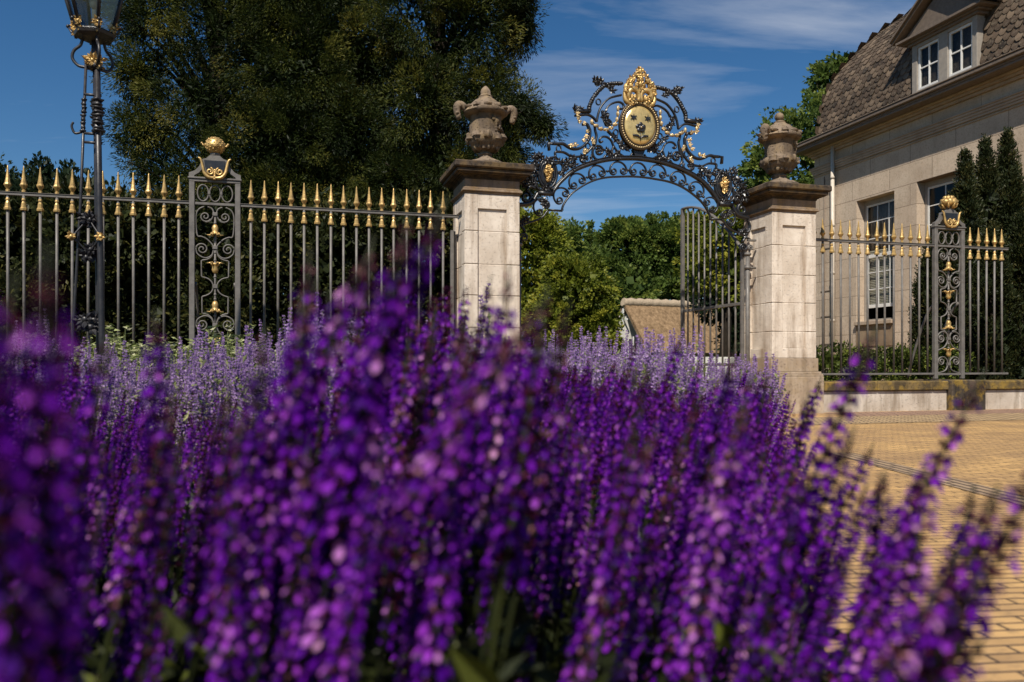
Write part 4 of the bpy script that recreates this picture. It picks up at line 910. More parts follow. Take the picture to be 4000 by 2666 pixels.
# ------------------------------------------------------------------ thatched cottage
cot = thing('thatched_cottage', 'low white cottage under a brown thatched roof seen through the gateway', 'house', (7.95, 54, 0), R(24))
CL, CD, ze, zr = 12.0, 2.6, 1.45, 4.55      # local x along ridge, y depth; gable at x=0
mb = MB(); mb.poly([(-CD+.25, 0), (CD-.25, 0), (CD-.25, ze+.2), (0, zr-.35), (-CD+.25, ze+.2)], 0, .3)
V = mb.V[0].copy(); mb.V[0] = np.stack([V[:,1], V[:,0], V[:,2]], 1)
mb.box(.3, CL, -CD+.25, -CD+.5, 0, 2.0); mb.box(.3, CL, CD-.5, CD-.25, 0, 2.0); mb.box(CL-.3, CL-.001, -CD+.51, CD-.51, 0, 2.0); mb.build('wall', M['whitewash'], cot)
mb = MB()
for sg in (-1, 1):
    n_ = np.array([0, sg*(zr-ze), CD]); n_ = n_/np.linalg.norm(n_)*.3; V = []
    for x in (-.45, CL+.3):
        a, b = np.array([x, sg*(CD+.25), ze-.25]), np.array([x, 0, zr]); V += [a, b, b+np.array([0,0,.3]), a+n_]
    ns = 16
    mb.add(V, [(0,1,2,3),(4,7,6,5),(0,4,5,1),(1,5,6,2),(2,6,7,3),(3,7,4,0)])
th_ = mb.build('thatch', M['thatch'], cot)
mb = MB(); P = [(x, 0, zr+.27+.04*math.sin(x*9)) for x in np.linspace(-.5, CL+.3, 60)]; mb.tube(P, .30, 8); mb.build('thatch_ridge', M['thatch_ridge'], th_)
mb = MB()
for y in (-1.0, -.25, .5): mb.box(-.04, -.005, y-.28, y+.28, .9, 2.35, .02)
mb.build('window', M['dark_room'], cot)
mb = MB()
for y in (-1.33, -.62, .13, .85): mb.box(-.10, -.045, y-.06, y+.06, .6, 2.5, .01)
for sg in (-1, 1): mb.tube([(-.42, sg*(CD+.2), ze-.2), (-.42, 0, zr+.02)], .035, 4)
mb.build('bargeboard', M['white_paint'], cot)
mb = MB(); mb.box(-.52,-.44,-.06,.06,zr-1.6,zr-.15,.01); mb.box(-.53,-.435,-.55,.55,zr-.95,zr-.83,.01); mb.build('gable_cross', M['white_paint'], cot)

# white number board by the drive behind the gate
sb = thing('number_board', 'low white board with black number 73 beyond the gateway', 'sign', (5.25, 25.0, 0), R(12))
mb = MB(); mb.box(-1.9, 1.9, -.04, .04, .12, .86, .01); mb.build('board', M['whitewash'], sb)
mb = MB()
for x in (-1.7, -.2, 1.7): mb.box(x-.05, x+.05, .045, .14, 0, .84, .01)
mb.build('post', M['white_paint'], sb)
fc = bpy.data.curves.new('digits', 'FONT'); fc.body = '73'; fc.size = .36; fc.extrude = .006; fc.align_x = 'CENTER'
fo = bpy.data.objects.new('digits', fc); scene.collection.objects.link(fo); dg = bpy.context.evaluated_depsgraph_get()
dm = bpy.data.meshes.new_from_object(fo.evaluated_get(dg)); bpy.data.objects.remove(fo); dm.materials.clear(); dm.materials.append(M['black_iron'])
dgo = bpy.data.objects.new('digits', dm); scene.collection.objects.link(dgo); dgo.parent = sb; dgo.rotation_euler = (R(90),0,0); dgo.location = (-.05, -.05, .50)
# ------------------------------------------------------------------ foliage
def unit(V): return V/(np.linalg.norm(V, axis=1)[:,None]+1e-9)
def leaves(mb, P, size, aspect, tint, Dir=None, droop=0.0, m=0, fold=.15, rng=RNG):
    n = len(P); T = unit(rng.normal(size=(n,3)))
    if Dir is not None: T = unit(T*.55 + Dir)
    T[:,2] -= droop; T = unit(T); B = unit(np.cross(T, rng.normal(size=(n,3)))); N = np.cross(T, B)
    l = (size*rng.uniform(.65,1.3,n))[:,None]; w_ = l*aspect
    V = np.stack([P-T*l*.5, P+B*w_*.5+N*l*fold*.3, P+T*l*.5, P-B*w_*.5+N*l*fold*.3], 1).reshape(-1,3)
    F = np.arange(4*n).reshape(n,4); mb.add(V, F, m, False, tint)
def clump_leaves(centers, ctint, r, per, rng, flat=1.0, outd=None):
    n = len(centers); per = int(per); d = unit(rng.normal(size=(n*per,3))); rad = rng.uniform(.25,1,(n*per,1))**.6
    rr = np.repeat(np.broadcast_to(np.asarray(r, float), (n,)), per)[:,None]
    off = d*rad*rr; off[:,2] *= flat
    return np.repeat(centers, per, 0)+off, np.clip(np.repeat(ctint, per)+rng.normal(0,.09,n*per), 0, 1), d
def crown(lobes, dens, cr, per, size, aspect, seed, droop=0.0, flat=.75, fill=.25, shell=(.72,1.03), Dirmix=.6):
    """lobes: (cx,cy,cz,rx,ry,rz). dens: clumps per m2 of lobe surface."""
    rng = np.random.default_rng(seed); mb = MB(); LB = np.array(lobes, float); allc = []; CT = []; OUT = []
    for i, (x,y,z,a,b,c) in enumerate(LB):
        area = 4*np.pi*(((a*b)**1.6+(a*c)**1.6+(b*c)**1.6)/3)**(1/1.6); n = max(6, int(area*dens))
        d = unit(rng.normal(size=(n,3))); f = rng.uniform(*shell, (n,1)); C = np.array([x,y,z])+d*f*np.array([a,b,c])
        keep = np.ones(n, bool)
        for j, (x2,y2,z2,a2,b2,c2) in enumerate(LB):
            if j != i: keep &= np.linalg.norm((C-[x2,y2,z2])/[a2,b2,c2], axis=1) > .72
        keep &= C[:,2] > .05
        allc.append(C[keep]); OUT.append(d[keep])
    C = np.concatenate(allc); OUT = np.concatenate(OUT); t = np.clip(rng.normal(.48,.25,len(C)), 0, 1)  # wide random tint per clump imitates sunlit and shaded boughs
    r = cr*rng.uniform(.6,1.35,len(C))
    P, T, d = clump_leaves(C, t, r, per, rng, flat); D = unit(d*Dirmix + np.repeat(OUT, per, 0))
    leaves(mb, P, size, aspect, T, D, droop, rng=rng)
    if fill > 0:
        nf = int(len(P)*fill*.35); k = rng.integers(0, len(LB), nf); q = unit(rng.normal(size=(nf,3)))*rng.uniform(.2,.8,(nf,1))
        PF = LB[k,:3]+q*LB[k,3:]; PF = PF[PF[:,2] > .02]; leaves(mb, PF, size*(2.2 if size > .1 else 1.7), min(1,aspect*1.6), np.clip(rng.normal(.22,.12,len(PF)),0,1), None, 0, rng=rng)  # inner leaves tinted darker, imitating the shade inside the crown
    return mb, C
def tree(name, label, loc, lobes, mat, trunk_r, dens, cr, per, size, aspect, seed, limbs=14, cat='tree', group=None, **kw):
    x0, y0 = loc; t = thing(name, label, cat, (x0, y0, 0), 0, group)
    mb, C = crown(lobes, dens, cr, per, size, aspect, seed, **kw); mb.build('crown', mat, t)
    if trunk_r > 0:
        rng = np.random.default_rng(seed+1); LB = np.array(lobes); hi = LB[LB[:,2].argmax()]; top = hi[2]-hi[5]*.2; tb = MB()
        ln = hi[:2]; tp = np.array([(0,0,-.1),(ln[0]*.1,ln[1]*.1,top*.35),(ln[0]*.5+.08,ln[1]*.5,top*.7),(ln[0],ln[1],top)])
        tb.tube(cat_rom(tp, 4), [trunk_r*1.25, trunk_r*.9, trunk_r*.6, trunk_r*.2], 9)
        for k in rng.choice(len(C), min(limbs, len(C)), False):
            c = C[k]; h = max(.3*top if top > 3 else .2, min(c[2]*.75, top*.9)); s_ = np.array([ln[0]*h/top, ln[1]*h/top, h])
            mid = (s_+c)/2 + np.array([0,0,.12*np.linalg.norm(c-s_)]); tb.tube(cat_rom([s_, mid, c], 4), [trunk_r*.22, trunk_r*.12, trunk_r*.04], 6)
        tb.build('trunk', M['bark'], t)
    return t
def loc_lobes(px_list, Y0, base):   # photo measurements -> lobes relative to the trunk base (x, z from the camera's rays at depth Y0)
    out = []
    for (px, py, Y, rx, ry, rz) in px_list: out.append(((px-2000)/3111*Y-base[0], Y-base[1], .62+(1425-py)/3111*Y, rx, ry, rz))
    return out
def ptree(name, label, px, Y, L, mat, tr, *a, **kw):
    b = ((px-2000)/3111*Y, Y); return tree(name, label, b, loc_lobes(L, Y, b), mat, tr, *a, **kw)
CG = 'big dark conifers behind the left railing'
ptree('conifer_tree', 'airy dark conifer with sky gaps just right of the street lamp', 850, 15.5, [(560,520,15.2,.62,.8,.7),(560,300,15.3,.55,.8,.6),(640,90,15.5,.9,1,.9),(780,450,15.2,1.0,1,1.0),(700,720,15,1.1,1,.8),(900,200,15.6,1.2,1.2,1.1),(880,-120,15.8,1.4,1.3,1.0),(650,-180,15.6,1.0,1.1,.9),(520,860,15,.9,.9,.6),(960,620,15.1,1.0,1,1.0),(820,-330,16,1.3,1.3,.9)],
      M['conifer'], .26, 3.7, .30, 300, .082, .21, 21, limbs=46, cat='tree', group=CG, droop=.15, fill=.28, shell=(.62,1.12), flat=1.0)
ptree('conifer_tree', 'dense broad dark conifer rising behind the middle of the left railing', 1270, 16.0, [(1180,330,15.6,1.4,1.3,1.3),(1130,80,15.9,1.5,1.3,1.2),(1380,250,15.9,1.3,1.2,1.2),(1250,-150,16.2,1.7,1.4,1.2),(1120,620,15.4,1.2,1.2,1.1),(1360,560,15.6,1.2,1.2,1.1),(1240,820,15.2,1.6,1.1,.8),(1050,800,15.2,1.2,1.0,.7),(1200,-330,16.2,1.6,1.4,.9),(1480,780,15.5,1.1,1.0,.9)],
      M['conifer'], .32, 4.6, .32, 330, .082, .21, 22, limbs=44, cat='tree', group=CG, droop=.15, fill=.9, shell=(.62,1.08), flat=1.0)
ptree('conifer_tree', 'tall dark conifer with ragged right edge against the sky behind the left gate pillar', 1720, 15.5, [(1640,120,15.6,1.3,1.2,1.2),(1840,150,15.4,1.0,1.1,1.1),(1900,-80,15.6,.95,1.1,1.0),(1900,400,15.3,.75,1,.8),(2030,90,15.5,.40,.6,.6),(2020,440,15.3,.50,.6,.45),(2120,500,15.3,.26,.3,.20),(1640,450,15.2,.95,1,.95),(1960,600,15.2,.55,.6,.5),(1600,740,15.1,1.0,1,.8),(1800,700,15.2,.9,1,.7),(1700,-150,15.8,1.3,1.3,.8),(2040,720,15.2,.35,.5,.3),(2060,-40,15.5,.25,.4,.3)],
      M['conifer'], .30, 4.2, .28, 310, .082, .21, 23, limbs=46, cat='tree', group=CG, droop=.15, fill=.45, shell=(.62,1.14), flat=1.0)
# clipped dark hedge filling the space behind the left railing
hg = gthing('hedge', 'tall dark evergreen hedge behind the bars of the left railing', 'hedge', -3.2, 3.0)
rng_ = np.random.default_rng(3); lob = []
for u in np.arange(-5.2, 3.9, .62):
    for z, r in ((.55,.75),(1.35,.7),(1.95,.62),(2.45,.5)): lob.append((u+rng_.normal(0,.12), rng_.normal(0,.15), z+rng_.normal(0,.1), .62, .7, r))
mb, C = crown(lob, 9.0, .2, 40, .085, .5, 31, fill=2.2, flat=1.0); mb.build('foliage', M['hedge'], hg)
DG = 'dark far trees left of the street lamp'
for k, (px, Y, top, wd_) in enumerate(((40,34,590,1.7),(215,30,590,1.15),(300,38,640,1.5),(120,42,655,1.8),(400,36,640,1.6))):
    lab = ('dark distant treetop at the far left edge, cut by the frame', 'dark distant tree with twin pointed tops left of the street lamp', 'low dark distant tree beside the street lamp post', 'low distant treetop in the dip between two taller dark trees', 'dark distant tree peeping out between street lamp and big conifer')[k]
    h = .62+(1425-top)/3111*Y; x = (px-2000)/3111*Y
    lb = [(0,0,h*.45,wd_,wd_,h*.42),(-.4*wd_,0,h*.74,wd_*.5,wd_*.5,h*.23),(.45*wd_,0,h*.70,wd_*.42,wd_*.5,h*.24),(0,.2,h*.3,wd_*1.25,wd_,h*.3)]
    tree('far_tree', lab, (x, Y), lb, M['far_leaf'], .2, 3.2, .42, 30, .22, .6, 40+k, limbs=10, group=DG, fill=.5)
# through the gateway
ptree('broadleaf_tree', 'yellow-green tree close behind the left gate pillar, seen under the arch', 2060, 31, [(2090,960,31,1.3,1.3,1.2),(2040,1110,31,1.3,1.3,1.3),(2120,890,31,.7,.9,.65),(2090,1250,31,1.0,1.1,1.2),(2010,900,31,1.2,1.2,.9)], M['yellow_leaf'], .16, 4.6, .3, 42, .14, .62, 51, fill=.3)
ptree('broadleaf_tree', 'darker green tree between the yellow-green tree and the big round one', 2220, 37, [(2210,960,37,.92,1.2,1.15),(2170,1050,37,1.2,1.3,1.2),(2240,1060,37,1.1,1.2,1.1),(2200,1250,37,1.7,1.5,1.6)], M['broad'], .16, 4.2, .32, 40, .16, .62, 52, fill=.4)
ptree('round_shrub', 'bright green bushy shrub in front of the white cottage gable', 2270, 28, [(2260,1120,28,1.3,1.2,1.1),(2190,1250,28,1.2,1.2,1.2),(2330,1280,28,.95,1,1.0),(2270,1360,28,1.4,1.4,1.0),(2200,1060,28,.7,.8,.6),(2340,1130,28.2,.6,.7,.6),(2380,1330,28,.45,.6,.6)], M['yellow_leaf'], .12, 6.0, .26, 46, .12, .6, 53, fill=.4, cat='shrub')
ptree('broadleaf_tree', 'big round-headed dark green tree above the thatched cottage roof', 2520, 66, [(2480,1000,66,3.2,3.2,3.0),(2620,990,66,3.0,3,3.1),(2380,1080,65,2.2,2.4,2.4),(2540,930,66,2.6,2.8,1.7),(2660,1120,65,2.4,2.6,2.4),(2460,1150,64,3.0,3,2.3),(2340,980,66,1.3,1.5,1.3),(2720,930,66,1.6,1.8,1.5),(2420,920,66,1.6,1.8,1.2),(2780,1050,66,2,2,2)], M['broad'], .5, 1.5, .62, 46, .30, .66, 54, limbs=20, fill=.35)
ptree('sapling_tree', 'small spiky treetop sticking up left of the big round tree', 2300, 50, [(2300,930,50,.30,.3,.6),(2305,885,50,.16,.2,.35),(2290,1010,50,.8,.8,.9)], M['broad'], .12, 4, .25, 22, .2, .5, 55, fill=.2)
ptree('broadleaf_tree', 'sunny yellow-green tree behind the bars of the open gate leaf', 2830, 30, [(2800,930,30,1.2,1.2,1.2),(2720,1050,30,.8,.9,.9),(2900,880,30,.9,1,1.1),(2860,1100,30,1.2,1.2,1.0),(2700,900,30.5,.6,.7,.6),(2930,1020,30,.9,1,1.3),(2940,760,30,.6,.8,.6)], M['yellow_leaf'], .2, 3.6, .32, 40, .16, .6, 56, limbs=18, fill=.2)
ptree('broadleaf_tree', 'dark leafy tree standing by the thatched roof behind the open gate leaf', 2850, 40, [(2830,1160,40,1.6,1.5,1.6),(2900,1290,40,1.2,1.3,1.4),(2960,1130,40,1.6,1.5,2.0)], M['far_leaf'], .2, 2.6, .4, 34, .2, .6, 57, limbs=14, fill=.4)
ptree('broadleaf_tree', 'light green tree rising between the right urn and the house corner', 3080, 27, [(3060,560,27,1.15,1.2,1.1),(3190,470,27,.85,1,1.0),(2980,640,27,.75,.9,.6),(3160,620,27,1.0,1,1.0),(3255,360,27.5,.65,.8,.75),(3280,260,27.5,.42,.6,.5),(3210,300,27.5,.4,.5,.5),(3060,720,27,1.3,1.2,.9),(3130,830,27,1.3,1.2,1.2),(3320,300,27.8,.5,.6,.7)], M['broad'], .22, 4.2, .28, 36, .15, .62, 58, limbs=22, fill=.12)
# Irish yew by the house: columns with pointed tips
def yew_col(t, x, y, h, r, seed):
    rng = np.random.default_rng(seed); n = int(560*h*r); z = rng.uniform(0,1,n)**.9; a = rng.uniform(0,2*np.pi,n)
    prof_ = r*np.interp(z, (0,.1,.55,.8,.93,1), (.8,1,1.0,.66,.3,.04))*(1+.14*np.sin(a*5+z*9+seed))
    C = np.stack([x+prof_*np.cos(a), y+prof_*np.sin(a), .05+z*h], 1); t_ = np.clip(rng.normal(.5,.2,n),0,1)
    C[:,:2] += rng.normal(0,.018,(n,2)); C[:,2] += np.abs(rng.normal(0,.03,n))
    P, T, d = clump_leaves(C, t_, .075, 26, rng, 1.7); O = np.stack([np.cos(a), np.sin(a), np.full(n, 1.3)], 1)
    mb = MB(); leaves(mb, P, .05, .42, T, unit(np.repeat(O, 26, 0)+d*.5), 0, rng=rng)
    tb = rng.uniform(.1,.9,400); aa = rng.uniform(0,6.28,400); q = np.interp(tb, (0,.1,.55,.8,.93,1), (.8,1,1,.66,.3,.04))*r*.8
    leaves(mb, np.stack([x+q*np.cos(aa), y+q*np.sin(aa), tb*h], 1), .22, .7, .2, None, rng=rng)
    return mb
YS = [(.0,.2,2.5,.24),(.14,-.2,2.85,.25),(.34,.1,3.3,.30),(.47,-.05,4.0,.25),(.72,.3,3.5,.30),(.95,.0,4.25,.27),(1.2,-.3,3.7,.32),(1.45,.1,3.7,.32),(1.62,.2,4.5,.28),(.55,-.5,2.7,.32),(1.0,-.62,2.9,.36),(1.45,-.55,3.1,.38),(1.78,-.4,3.8,.26)]
yw = gthing('yew_tree', 'dark columnar yew with pointed tips against the house wall, behind the right railing post', 'tree', 8.25, 1.75)
mbs = MB()
for k, (x, y, h, r) in enumerate(YS):
    q = yew_col(yw, x, y, h, r, 70+k); off = mbs.n
    for V in q.V: mbs.V.append(V)
    for (f, m, s_, t_) in q.F: mbs.F.append((f+off, m, s_, t_))
    mbs.n += q.n
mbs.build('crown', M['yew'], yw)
mb = MB()
for (x, y, h, r) in YS: mb.tube([(x,y,-.05),(x,y,h*.7)], [.07,.03], 6)
mb.build('trunk', M['bark'], yw)
bx = gthing('box_hedge', 'low bright green box hedge along the foot of the house behind the right railing', 'hedge', 6.0, 1.35)
lob = [(u+RNG.normal(0,.04), RNG.normal(0,.06), z, .26, .34, .26) for u in np.arange(-1.35, 2.2, .27) for z in (.30,.66)]
mb, C = crown(lob, 34, .07, 30, .042, .62, 61, fill=.5, flat=1.0); mb.build('foliage', M['box'], bx)

# ------------------------------------------------------------------ flowers
def lathe_np(r, z, n=5):
    a = np.arange(n)*2*np.pi/n; return np.concatenate([np.stack([rr*np.cos(a), rr*np.sin(a), np.full(n, zz_)],1) for rr, zz_ in zip(r, z)])
def salvia_head(seed, L=.27, H=.62, dry=.15):
    rng = np.random.default_rng(seed); V = []; F3 = []; Mi = []; T = []
    Vq = []; z = H-L; zs = []
    while z < H-.012: zs.append(z); g_ = (z-(H-L))/L; z += .0140*(1-.25*g_)*rng.uniform(.85,1.15) if g_ < .83 else .0052
    for zi in zs:
        f = (zi-(H-L))/L; n = 8 if f < .83 else 5; a0 = rng.uniform(0,6.28); R_ = .0108*(1-.36*f) if f < .83 else .0080*(1-.72*((f-.83)/.17)**1.6)
        for k in range(n):
            a = a0+2*np.pi*k/n+rng.normal(0,.18); d = np.array([math.cos(a), math.sin(a), 0]); p = np.array([-math.sin(a), math.cos(a), 0]); up = np.array([0,0,1.0])
            b = np.array([0,0,zi+rng.normal(0,.0015)])+d*.0015; e = rng.uniform(.45,.95); cl = R_*.62
            tip = b+d*cl+up*cl*e; wv = R_*.26; t_ = rng.uniform(0,1)**1.35
            k0 = len(V); V += [b, b+(tip-b)*.6+p*wv, b+(tip-b)*.6-p*wv, tip, b+(tip-b)*.5-up*wv*1.2, b+(tip-b)*.55+up*wv*1.1]
            for f3 in ((0,1,5),(0,5,2),(1,3,5),(2,5,3),(0,4,1),(0,2,4),(1,4,3),(2,3,4)): F3.append([k0+q for q in f3]); Mi.append(1); T.append(t_)
            if f < .85 and rng.uniform() > dry:      # two-lipped corolla
                s_ = R_*rng.uniform(.7,1.05); o = tip-(tip-b)*.25; up2 = up*.75+d*.5; tt = rng.uniform(0,1)**1.25
                k0 = len(V); V += [o, o+up2*s_*.55+p*s_*.2, o+up2*s_*.55-p*s_*.2, o+up2*s_*.95+d*s_*.35, o+d*s_*.75-up*s_*.25+p*s_*.33, o+d*s_*.75-up*s_*.25-p*s_*.33, o+d*s_*.95-up*s_*.62]
                for f3 in ((0,1,2),(1,3,2),(0,4,1),(0,2,5),(0,5,4),(4,5,6)): F3.append([k0+q for q in f3]); Mi.append(0); T.append(tt)
    V = np.array(V); F3 = np.array(F3); Mi = np.array(Mi); T = np.array(T); cv = rng.uniform(-.025,.025,2); q = np.clip((V[:,2])/H,0,1)**2
    V[:,0] += cv[0]*q; V[:,1] += cv[1]*q
    return V, F3, Mi, T, cv
def salvia_stem(seed, cv, H=.62, L=.27):
    rng = np.random.default_rng(seed); mb = MB(); zs = np.linspace(0, H, 8)
    mb.tube([(cv[0]*(z/H)**2, cv[1]*(z/H)**2, z) for z in zs], [.0032,.0026,.0020,.0008], 5, m=0); mb.F[-2] = (mb.F[-2][0], 0, True, np.full(len(mb.F[-2][0]), .35)); 
    P = []; D = []
    for k in range(9):
        z = rng.uniform(.10, H-L); a = rng.uniform(0,6.28); P.append((.022*math.cos(a), .022*math.sin(a), z)); D.append((math.cos(a), math.sin(a), .5))
    leaves(mb, np.array(P), .065, .32, rng.uniform(.2,1,9), np.array(D)*1.6, .1, fold=.5, rng=rng)
    return mb
S_H = .62; SV = []
for k in range(9):
    V, F, Mi, T, cv = salvia_head(100+k, .20+.022*(k % 4), S_H, (.12,.2,.35,.2,.7,.15,.45,.25,.85)[k])
    mb = MB(); 
    for m in (0, 1): mb.add(V, F[Mi == m], m, False, T[Mi == m])
    SV.append((mb.mesh('salvia_flowers', [M['salvia_petal'], M['salvia_calyx']]), salvia_stem(200+k, cv).mesh('salvia_stem', [M['salvia_stem']]), (V, F, Mi, T), cv))
SG = 'purple salvia stalks'
def put_salvia(base, tip, label, group, k=None, spin=None):
    b, t_ = Vector(base), Vector(tip); d = t_-b; L = d.length; k = random.randrange(9) if k is None else k
    o = bpy.data.objects.new('salvia_stalk', None); scene.collection.objects.link(o); o.empty_display_size = .05
    o.location = b; o.rotation_mode = 'QUATERNION'; q = d.to_track_quat('Z', 'Y'); o.rotation_quaternion = q @ Matrix.Rotation(random.uniform(0,6.28) if spin is None else spin, 3, 'Z').to_quaternion()
    o.scale = (L/S_H,)*3 if L/S_H < 1.15 else (1.15, 1.15, L/S_H); tag(o, label, 'flower', group)
    for nm, me in (('flower_spike', SV[k][0]), ('stem', SV[k][1])):
        c = bpy.data.objects.new(nm, me); scene.collection.objects.link(c); c.parent = o
    return o
def ray(px, py, d): return np.array([(px-2000)/3111*d, d, .62+(1425-py)/3111*d])
heroes = [   # tip px, tip py, lower px, lower py, distance, label
 (1790,800,1600,1250,.62,'tallest blurred purple salvia spike, crossing the left edge of the left gate pillar'),
 (1690,850,1570,1300,.66,'broad blurred salvia spike just left of the left gate pillar'),
 (2040,1070,1830,1420,.62,'blurred mauve salvia stem slanting across the left pillar shaft'),
 (1440,930,1270,1350,.75,'dark-tipped blurred salvia spike leaning right against the railing bars'),
 (1590,950,1490,1400,.8,'dark-tipped blurred salvia spike second to the left of the gate pillar'),
 (1300,990,1240,1420,.8,'blurred violet salvia spike in front of the middle of the left railing'),
 (1140,1070,1060,1450,.85,'blurred salvia spike left of the central group, before the railing'),
 (1180,1180,1160,1500,.7,'short bright violet salvia spike inside the central blurred group'),
 (60,760,100,1400,.30,'largest out-of-focus purple salvia at the left edge, before the railing'),
 (190,900,190,1500,.34,'out-of-focus deep violet salvia next to the left edge'),
 (280,1150,150,1600,.42,'dark maroon out-of-focus salvia tip below the street lamp'),
 (510,1330,420,1700,.75,'maroon-tipped salvia slanting below the ornate railing post'),
 (700,1230,680,1600,.8,'violet salvia spike below the right edge of the ornate railing post'),
 (960,1300,940,1700,.7,'violet salvia spike under the railing with paler catmint behind'),
 (900,1540,820,1900,.9,'thin dark salvia tip against the pale catmint'),
 (3545,1325,3300,1800,1.05,'tall salvia leaning right across the low wall of the right railing'),
 (3750,1410,3540,1900,1.05,'salvia leaning right beneath the ornate post by the yew'),
 (3230,1545,3130,1900,1.5,'sharp-tipped salvia in front of the base of the right gate pillar'),
 (3155,1455,3070,1800,1.7,'upright salvia tip just left of the right pillar base corner'),
 (3030,1470,2960,1750,1.5,'salvia tip rising over the plinth of the right gate pillar'),
 (3330,1645,3190,2000,1.1,'salvia tip over the cobbles where the flowerbed ends'),
 (4030,1610,3830,2150,.75,'dark blurred salvia leaning in at the right edge over the paving'),
 (3740,1830,3630,2350,.85,'dark salvia silhouetted on the tan paving beside the grey brick strip'),
 (3830,1910,3690,2350,.8,'slender salvia between two dark ones on the tan paving'),
 (3560,1960,3470,2250,.95,'small curved salvia tip over the tan paving at the edge of the bed'),
 (3450,1800,3420,2150,1.1,'short violet salvia tip isolated against the tan paving'),
 (3970,2310,3720,2600,.62,'lowest dark salvia at the lower right corner of the paving'),
 (3740,2130,3560,2560,.7,'dark salvia bush tip low on the tan paving'),
 (2810,1340,2740,1700,1.0,'maroon-tipped salvia in front of the open gate leaf'),
 (2450,1400,2400,1700,1.3,'violet salvia tip before the thatched cottage'),
 (2920,1430,2850,1700,1.2,'dark-tipped salvia beside the hinge side of the open gate leaf'),
 (1990,1330,1960,1700,.9,'violet salvia spike in front of the foot of the left gate pillar'),
 (3620,2230,3480,2600,1.0,'dark salvia crossing the tan paving near the bottom of the photo'),
 (3890,2060,3740,2450,1.05,'slim dark salvia leaning right over the middle of the paving'),
 (3350,1880,3270,2200,1.6,'salvia tip at the ragged edge of the bed, level with the grey brick strip'),
 (3480,2130,3380,2500,1.1,'violet salvia with gaps of tan paving on both sides'),
 (3810,2420,3640,2660,.85,'nearest dark salvia leaning right along the bottom edge'),
 (3300,2040,3240,2350,1.3,'violet salvia at the lower edge of the bed against paving'),
 (3960,1960,3820,2300,1.0,'dark salvia beneath the one entering at the right edge'),
 (2080,1360,2010,1700,1.0,'maroon-tipped salvia at the right foot of the left gate pillar')]
n_h = 0
for (ax, ay, bx_, by, d, lab) in heroes:
    if ax > 3200: d *= .72
    elif ax > 500: d *= .85
    t_ = ray(ax, ay, d); q = ray(bx_, by, d+.02); dr = (t_-q)/np.linalg.norm(t_-q); b = t_-dr*min(t_[2]/dr[2], 1.05); b[2] = max(b[2], -.02)
    ho = put_salvia(b, t_, lab, SG, k=(0,1,3,5,7,2)[n_h % 6] if ax < 3600 else (4,2,6)[n_h % 3]); n_h += 1
    if ax > 3100: ho.scale = (1.2, 1.2, ho.scale[2])
def cl(px, py): pass
rngf = np.random.default_rng(12); cand = []
while len(cand) < 2500:
    y = .55 + 4.2*rngf.uniform()**.75; x = rngf.uniform(-.72*y-.25, .14+.33*y)
    if not in_bed(x, y): continue
    lim = .55+.06*math.sin(x*5+1)+.05*math.sin(y*4.3+x*2)
    px = x/y*3111+2000
    h = lim + rngf.normal(0,.045 if px < 1900 else .028)
    if px < 1000 and y < 1.3: h += .03
    if px > 1950: h -= .035+.006*y
    # keep the sight line over the bed: near stalks may not rise in front of the pillar and railing
    if y < 1.1: h = min(h, .62-.03+.02*rngf.normal()) if px > 1900 else min(h, .70)
    if px > 3000: h -= .10*min(1,(px-3000)/700)*(1 if y < 2 else .4)
    if px > 3350: continue
    if 250 < px < 1320: h = min(h, .62-(1680+95*rngf.normal()-1425)/3111*y)
    if 250 < px < 1320 and y > 1.0 and rngf.uniform() < .3: continue
    if 1150 < px < 1850 and y < 1.7: h = .62+(1425-(1255+120*rngf.normal()))/3111*y
    if px+3111*.25*h > 3330+40*rngf.normal(): continue
    if y < 1.7 and rngf.uniform() < .42: h *= rngf.uniform(.45,.85)
    if h < .25: continue
    if y > 3.2 and px < 1900 and rngf.uniform() < .75: continue
    cand.append((y, x, h))
cand.sort(); N_IND = 300-n_h
def zone(x, y):
    px = x/y*3111+2000
    if px > 2750: return ('purple salvia stalk in the right part of the bed, near the paving', 'salvia stalks by the paving')
    if px < 900: return ('dark out-of-focus salvia stalk in the left part of the bed', 'salvia stalks at the left of the bed')
    return ('purple salvia stalk in the blurred middle of the flowerbed', 'salvia stalks in the middle of the bed')
stV = []; stF = []; stM = []; stT = []; off = 0
for i, (y, x, h) in enumerate(cand):
    px = x/y*3111+2000; lean = .20+.25*max(0,(px-2300)/1000); ln = np.array([rngf.normal(lean*.85,.065), rngf.normal(0,.07)])*h
    base, tip = (x-ln[0]*.3, y-ln[1]*.3, 0), (x+ln[0]*.7, y+ln[1]*.7, h)
    if i < N_IND: put_salvia(base, tip, *zone(x, y)); continue
    V, F, Mi, T = SV[i % 9][2]; q = (Vector(tip)-Vector(base)); a = rngf.uniform(0,6.28)
    Rm = np.array((q.to_track_quat('Z','Y').to_matrix() @ Matrix.Rotation(a, 3, 'Z'))); s_ = q.length/S_H
    # 3 leaf blades and a stem strip too
    W_ = (V*s_)@Rm.T + np.array(base); stV.append(W_); stF.append(F+off); stM.append(Mi); stT.append(np.clip(T*.85+rngf.uniform(0,.15),0,1)); off += len(W_)
    sp_ = np.array([(-.002,0,0),(.002,0,0),(.0015,0,.4),(-.0015,0,.4),(0,.002,0),(0,-.002,0),(0,-.0015,.4),(0,.0015,.4)]); W2 = (sp_*s_)@Rm.T+np.array(base)
    stV.append(W2); stF.append(np.array([(0,1,2),(0,2,3),(4,5,6),(4,6,7)])+off); stM.append(np.full(4,2)); stT.append(np.full(4,.35)); off += 8
V = np.concatenate(stV); F = np.concatenate(stF); Mi = np.concatenate(stM); T = np.concatenate(stT); mb = MB()
